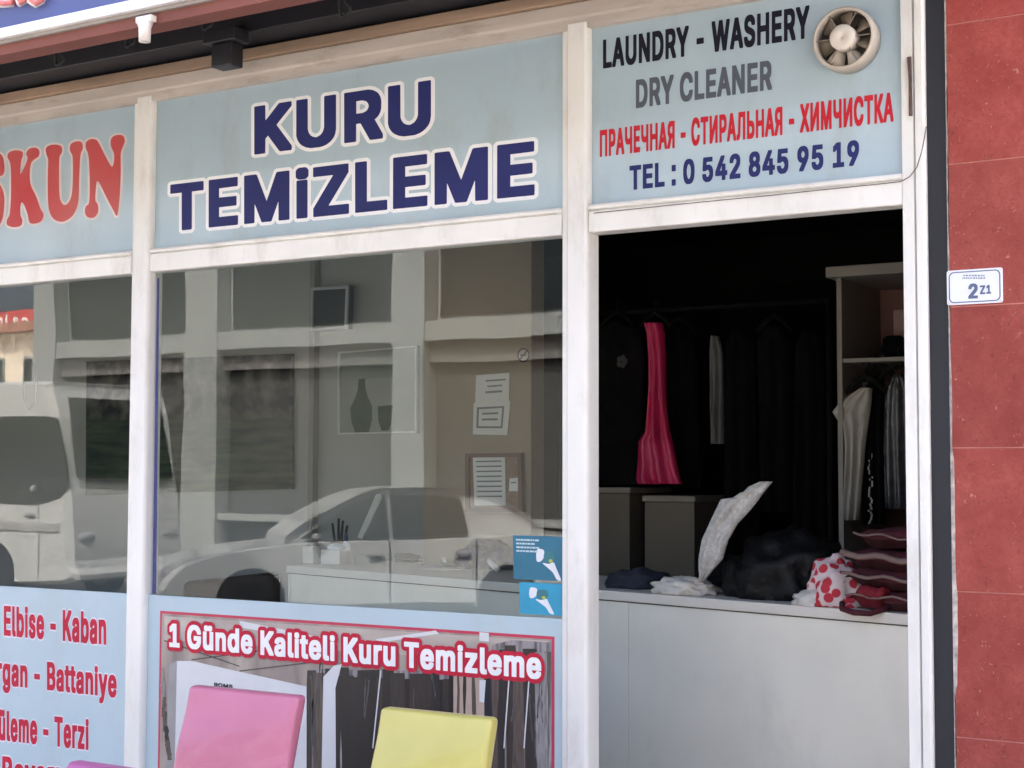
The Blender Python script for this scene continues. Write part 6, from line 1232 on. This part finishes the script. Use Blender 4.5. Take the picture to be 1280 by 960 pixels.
for (a, b), (c_, d_) in zip(cx[:-1], cx[1:]):
    if d_ > xrr: continue
    f = obj('window', Geo().box((b + 0.03, -DB - 0.245, zbeam1 + 0.02), (c_ - 0.03, -DB - 0.2, ztop_b - 0.45)), M_ob, ob)
    obj('pane', Geo().box((b + 0.1, -DB - 0.199, zbeam1 + 0.09), (c_ - 0.1, -DB - 0.17, ztop_b - 0.52)), M_og, f)
    f = obj('shop_front', Geo().box((b + 0.03, -DB - 0.245, zled), (c_ - 0.03, -DB - 0.2, zb2 - 0.03)), mat('shutter_grey', (0.05, 0.052, 0.052), 0.6, var=0.06), ob)
    obj('sill', Geo().box((b + 0.01, -DB - 0.24, zled - 0.12), (c_ - 0.01, -DB + 0.1, zled - 0.004)), M_ob, f)
# far building with a red roof sign, further along the street
DF = 42.0
fb = thing('far_building', 'distant cream building with red rooftop sign mirrored at the left of the window', 'building', mirrored(20, 700, DF))
a, b = mirrored(-140, 420, DF), mirrored(60, 420, DF)
ztopf = mirrored(20, 418, DF).z
obj('wall', Geo().box((min(a.x, b.x), -DF - 8, 0), (max(a.x, b.x) , -DF, ztopf)), mat('far_cream', (0.72, 0.64, 0.52), 0.85, var=0.1, scale=0.3), fb)
obj('roof', Geo().box((min(a.x, b.x) - 0.5, -DF - 8, ztopf + 0.01), (max(a.x, b.x) + 0.5, -DF + 0.6, ztopf + 0.4)), mat('far_roof', (0.30, 0.14, 0.10), 0.9), fb)
zs0, zs1 = mirrored(20, 412, DF).z, mirrored(20, 391, DF).z
obj('sign_board', Geo().box((min(a.x, b.x), -DF + 0.05, ztopf + 0.42), (max(a.x, b.x), -DF + 0.3, zs1)), mat('far_red', (0.45, 0.05, 0.05), 0.6), fb)
g = Geo()
xk = mirrored(-8, 402, DF).x
for k, ch in enumerate('enisa'):
    for cs in [contour_list(GLYPHS[ch][1])]:
        v, f = filled(cs)
        px0_ = -10 + k * 11
        c0, c1 = mirrored(px0_, 402, DF), mirrored(px0_ + 10, 402, DF)
        sc = (c1.x - c0.x) / 0.5 / 1000
        g.add([Vector((c0.x + p.x * sc, -DF + 0.31, c0.z - 0.45 * (zs1 - zs0) + p.y * sc)) for p in v], f)
obj('lettering', g, M_white, fb)
for k in range(4):
    wx = min(a.x, b.x) + 1.5 + k * 2.6
    f = obj('window', Geo().box((wx, -DF + 0.005, ztopf - 2.6), (wx + 1.3, -DF + 0.06, ztopf - 1.0)), M_ob, fb)
    obj('pane', Geo().box((wx + 0.12, -DF + 0.065, ztopf - 2.5), (wx + 1.18, -DF + 0.09, ztopf - 1.1)), M_og, f)

def wheel(parent, c, r, y0, y1, arch=False):
    obj('tyre', Geo().lathe([(r, y0), (r, y1), (r * 0.64, y1), (r * 0.64, y0)], c, 'y', 32), M_rubber, parent, smooth=False, bevel=0.01)
    g = Geo().lathe([(r * 0.63, y0 + 0.03), (r * 0.63, y1 - 0.02), (0.05, y1 - 0.03), (0.05, y0 + 0.03)], c, 'y', 24)
    obj('rim', g, mat('alloy', (0.5, 0.5, 0.5), 0.35, metal=0.8), parent)
M_carw = mat('white_car_paint', (0.45, 0.465, 0.465), 0.25, var=0.02, coat=0.6)
M_carg = mat('car_glass', (0.02, 0.024, 0.026), 0.06, var=0.1)
GZ = -0.13
def car(name, label, X0, L, Y, body, cabin, glasses, wheels, w, wr, turn=0.0, flip=False, seams=(), seam_top=0.95):
    """body, cabin: side outlines as (fraction of length from the front, height); Y is the flank that faces the shop"""
    t = thing(name, label, 'car' if 'van' not in name else 'van', (X0, Y, GZ))
    def ring(outline, y, dz=0.0, inset=0.0):
        cxm = sum(p[0] for p in outline) / len(outline); czm = sum(p[1] for p in outline) / len(outline)
        return [Vector((X0 + L * (p[0] + (cxm - p[0]) * inset), y, GZ + p[1] + (czm - p[1]) * inset)) for p in outline]
    g = Geo().loft([ring(body, Y - 0.06, inset=0.025), ring(body, Y), ring(body, Y - 0.0)][0:2] and [ring(body, Y, inset=0.03), ring(body, Y - 0.07), ring(body, Y - w + 0.07), ring(body, Y - w, inset=0.03)])
    obj('body', g, M_carw, t)
    g = Geo().loft([ring(cabin, Y - 0.20, inset=0.04), ring(cabin, Y - 0.14), ring(cabin, Y - w + 0.14), ring(cabin, Y - w + 0.20, inset=0.04)])
    obj('cabin', g, M_carw, t)
    for gl in glasses:
        for yy, e in ((Y - 0.135 + 0.004, -0.03), (Y - w + 0.135 - 0.004, 0.03)):
            obj('window', Geo().prism(ring(gl, yy), (0, e, 0)), M_carg, t)
    for f in wheels:
        for y0, y1 in ((Y - 0.20, Y + 0.005), (Y - w - 0.005, Y - w + 0.20)):
            wh = bpy.data.objects.new('wheel', None); C.objects.link(wh); wh.parent = t
            cc = Vector((X0 + L * f, 0, GZ + wr)); wh.location = cc + Vector((0, y0, 0)) - t.location
            wheel(wh, cc, wr, y0, y1)
    for yy in (Y - 0.25, Y - w + 0.25):
        obj('headlight', blob(Vector(((X0 + 0.05) if not flip else (X0 + L - 0.05), yy, GZ + (0.60 if not flip else 0.85))), (0.07, 0.16, 0.11), 1, 0.05, 2, 2, False), mat('headlamp', (0.30, 0.31, 0.33), 0.15), t, smooth=True)
        obj('tail_light', blob(Vector(((X0 + L - 0.07) if not flip else (X0 + 0.05), yy, GZ + (0.72 if not flip else 1.1))), (0.08, 0.17, 0.16), 1, 0.05, 2, 2, False), mat('tail_red', (0.4, 0.02, 0.02), 0.2), t, smooth=True)
    for f in wheels:
        obj('wheel_arch', Geo().disc((X0 + L * f, Y - 0.215, GZ + wr + 0.02), wr * 1.16, (0, 0.217, 0), 28), mat('arch_black', (0.012, 0.012, 0.012), 0.8), t)
    for f in seams:
        obj('door_seam', Geo().box((X0 + L * f, Y - 0.01, GZ + 0.34), (X0 + L * f + 0.014, Y + 0.003, GZ + seam_top)), mat('arch_black', (0.012, 0.012, 0.012), 0.8), t)
        obj('door_handle', Geo().box((X0 + L * f - 0.24, Y - 0.005, GZ + seam_top - 0.17), (X0 + L * f - 0.06, Y + 0.03, GZ + seam_top - 0.13)), mat('handle_grey', (0.22, 0.22, 0.22), 0.4), t, bevel=0.008)
    obj('sill', Geo().box((X0 + L * 0.26, Y - 0.03, GZ + 0.20), (X0 + L * 0.70, Y + 0.012, GZ + 0.29)), mat('sill_grey', (0.06, 0.06, 0.06), 0.6), t, bevel=0.01)
    mxx = X0 + L * (0.33 if not flip else 0.90)
    obj('wing_mirror', blob(Vector((mxx, Y + 0.07, GZ + (0.98 if not flip else 1.45))), (0.05, 0.05, 0.07), 2, 0.05, 2, 2, False), mat('handle_grey', (0.22, 0.22, 0.22), 0.4), t, smooth=True)
    obj('bumper', Geo().box((X0 - 0.02, Y - w + 0.1, GZ + 0.2), (X0 + 0.12, Y - 0.1, GZ + 0.42)), M_carw, t, bevel=0.04)
    t.rotation_euler = (0, 0, turn)
    return t
F_, R_ = mirrored(205, 640, 7.3), mirrored(745, 640, 10.8)
sed_turn = math.atan2(R_.y - F_.y, R_.x - F_.x)
sed_len = math.hypot(R_.x - F_.x, R_.y - F_.y)
sed_body = smooth_prof([(0.0, 0.35), (0.005, 0.62), (0.08, 0.80), (0.27, 0.93), (0.6, 0.97), (0.84, 1.0), (0.985, 0.97), (1.0, 0.60), (0.985, 0.30), (0.6, 0.22), (0.2, 0.22)])
sed_cab = smooth_prof([(0.26, 0.92), (0.42, 1.41), (0.52, 1.50), (0.66, 1.49), (0.76, 1.41), (0.88, 0.98), (0.6, 0.94)])
sed_gl = [[(0.30, 0.98), (0.42, 1.35), (0.495, 1.42), (0.505, 0.99)], [(0.515, 0.99), (0.505, 1.425), (0.62, 1.42), (0.67, 1.38), (0.69, 1.01)]]
car('white_saloon_car', 'white saloon car parked across the street, mirrored in the middle window', F_.x, sed_len, F_.y, sed_body, sed_cab, sed_gl, (0.185, 0.78), 1.75, 0.31, sed_turn, seams=(0.50, 0.70))
DC = 9.0
Xv = mirrored(-260, 640, DC).x; Xve = mirrored(86, 640, DC).x
van_body = smooth_prof([(0.0, 0.35), (0.0, 1.2), (0.0, 2.5), (0.03, 2.78), (0.3, 2.84), (0.86, 2.82), (0.93, 2.65), (0.975, 1.65), (0.99, 1.25), (1.0, 0.6), (0.985, 0.32), (0.6, 0.28), (0.3, 0.28)])
van_cab = [(0.05, 1.3), (0.05, 2.7), (0.5, 2.78), (0.84, 2.74), (0.90, 1.7), (0.90, 1.3)]
Lv = Xve - Xv
vt = car('white_van', 'white van parked across the street, mirrored in the left window', Xv, Lv, -DC, van_body, van_cab, [], (0.22, 0.745), 2.0, 0.37, flip=True, seams=(0.30, 0.60, 0.90), seam_top=1.3)
obj('windscreen', Geo().prism([Vector((Xv + Lv * f + 0.03, y, GZ + z)) for f, y, z in ((0.935, -DC - 0.22, 2.6), (0.978, -DC - 0.16, 1.62), (0.978, -DC - 1.84, 1.62), (0.935, -DC - 1.78, 2.6))], (0.02, 0, 0.004)), M_carg, vt)
xw = mirrored(74, 640, DC).x
zw0, zw1 = mirrored(40, 622, DC).z - GZ, mirrored(40, 521, DC).z - GZ
e1 = (xw - Xv) / Lv
for s0, s1 in ((0.06, 0.28), (0.31, 0.53), (e1 - 0.27, e1)):
    obj('window', Geo().prism([Vector((Xv + Lv * a_, -DC + 0.004, GZ + b_)) for a_, b_ in smooth_prof([(s0, zw0), (s0, zw1 - 0.1), (s0 + 0.03, zw1), (s1 - 0.05, zw1), (s1 - 0.01, zw1 - 0.15), (s1, zw0)], 3)], (0, -0.03, 0)), M_carg, vt)
obj('side_moulding', Geo().box((Xv + Lv * 0.3, -DC + 0.001, GZ + 0.95), (xw, -DC + 0.02, GZ + 1.05)), mat('grey_moulding', (0.3, 0.3, 0.3), 0.6), vt)
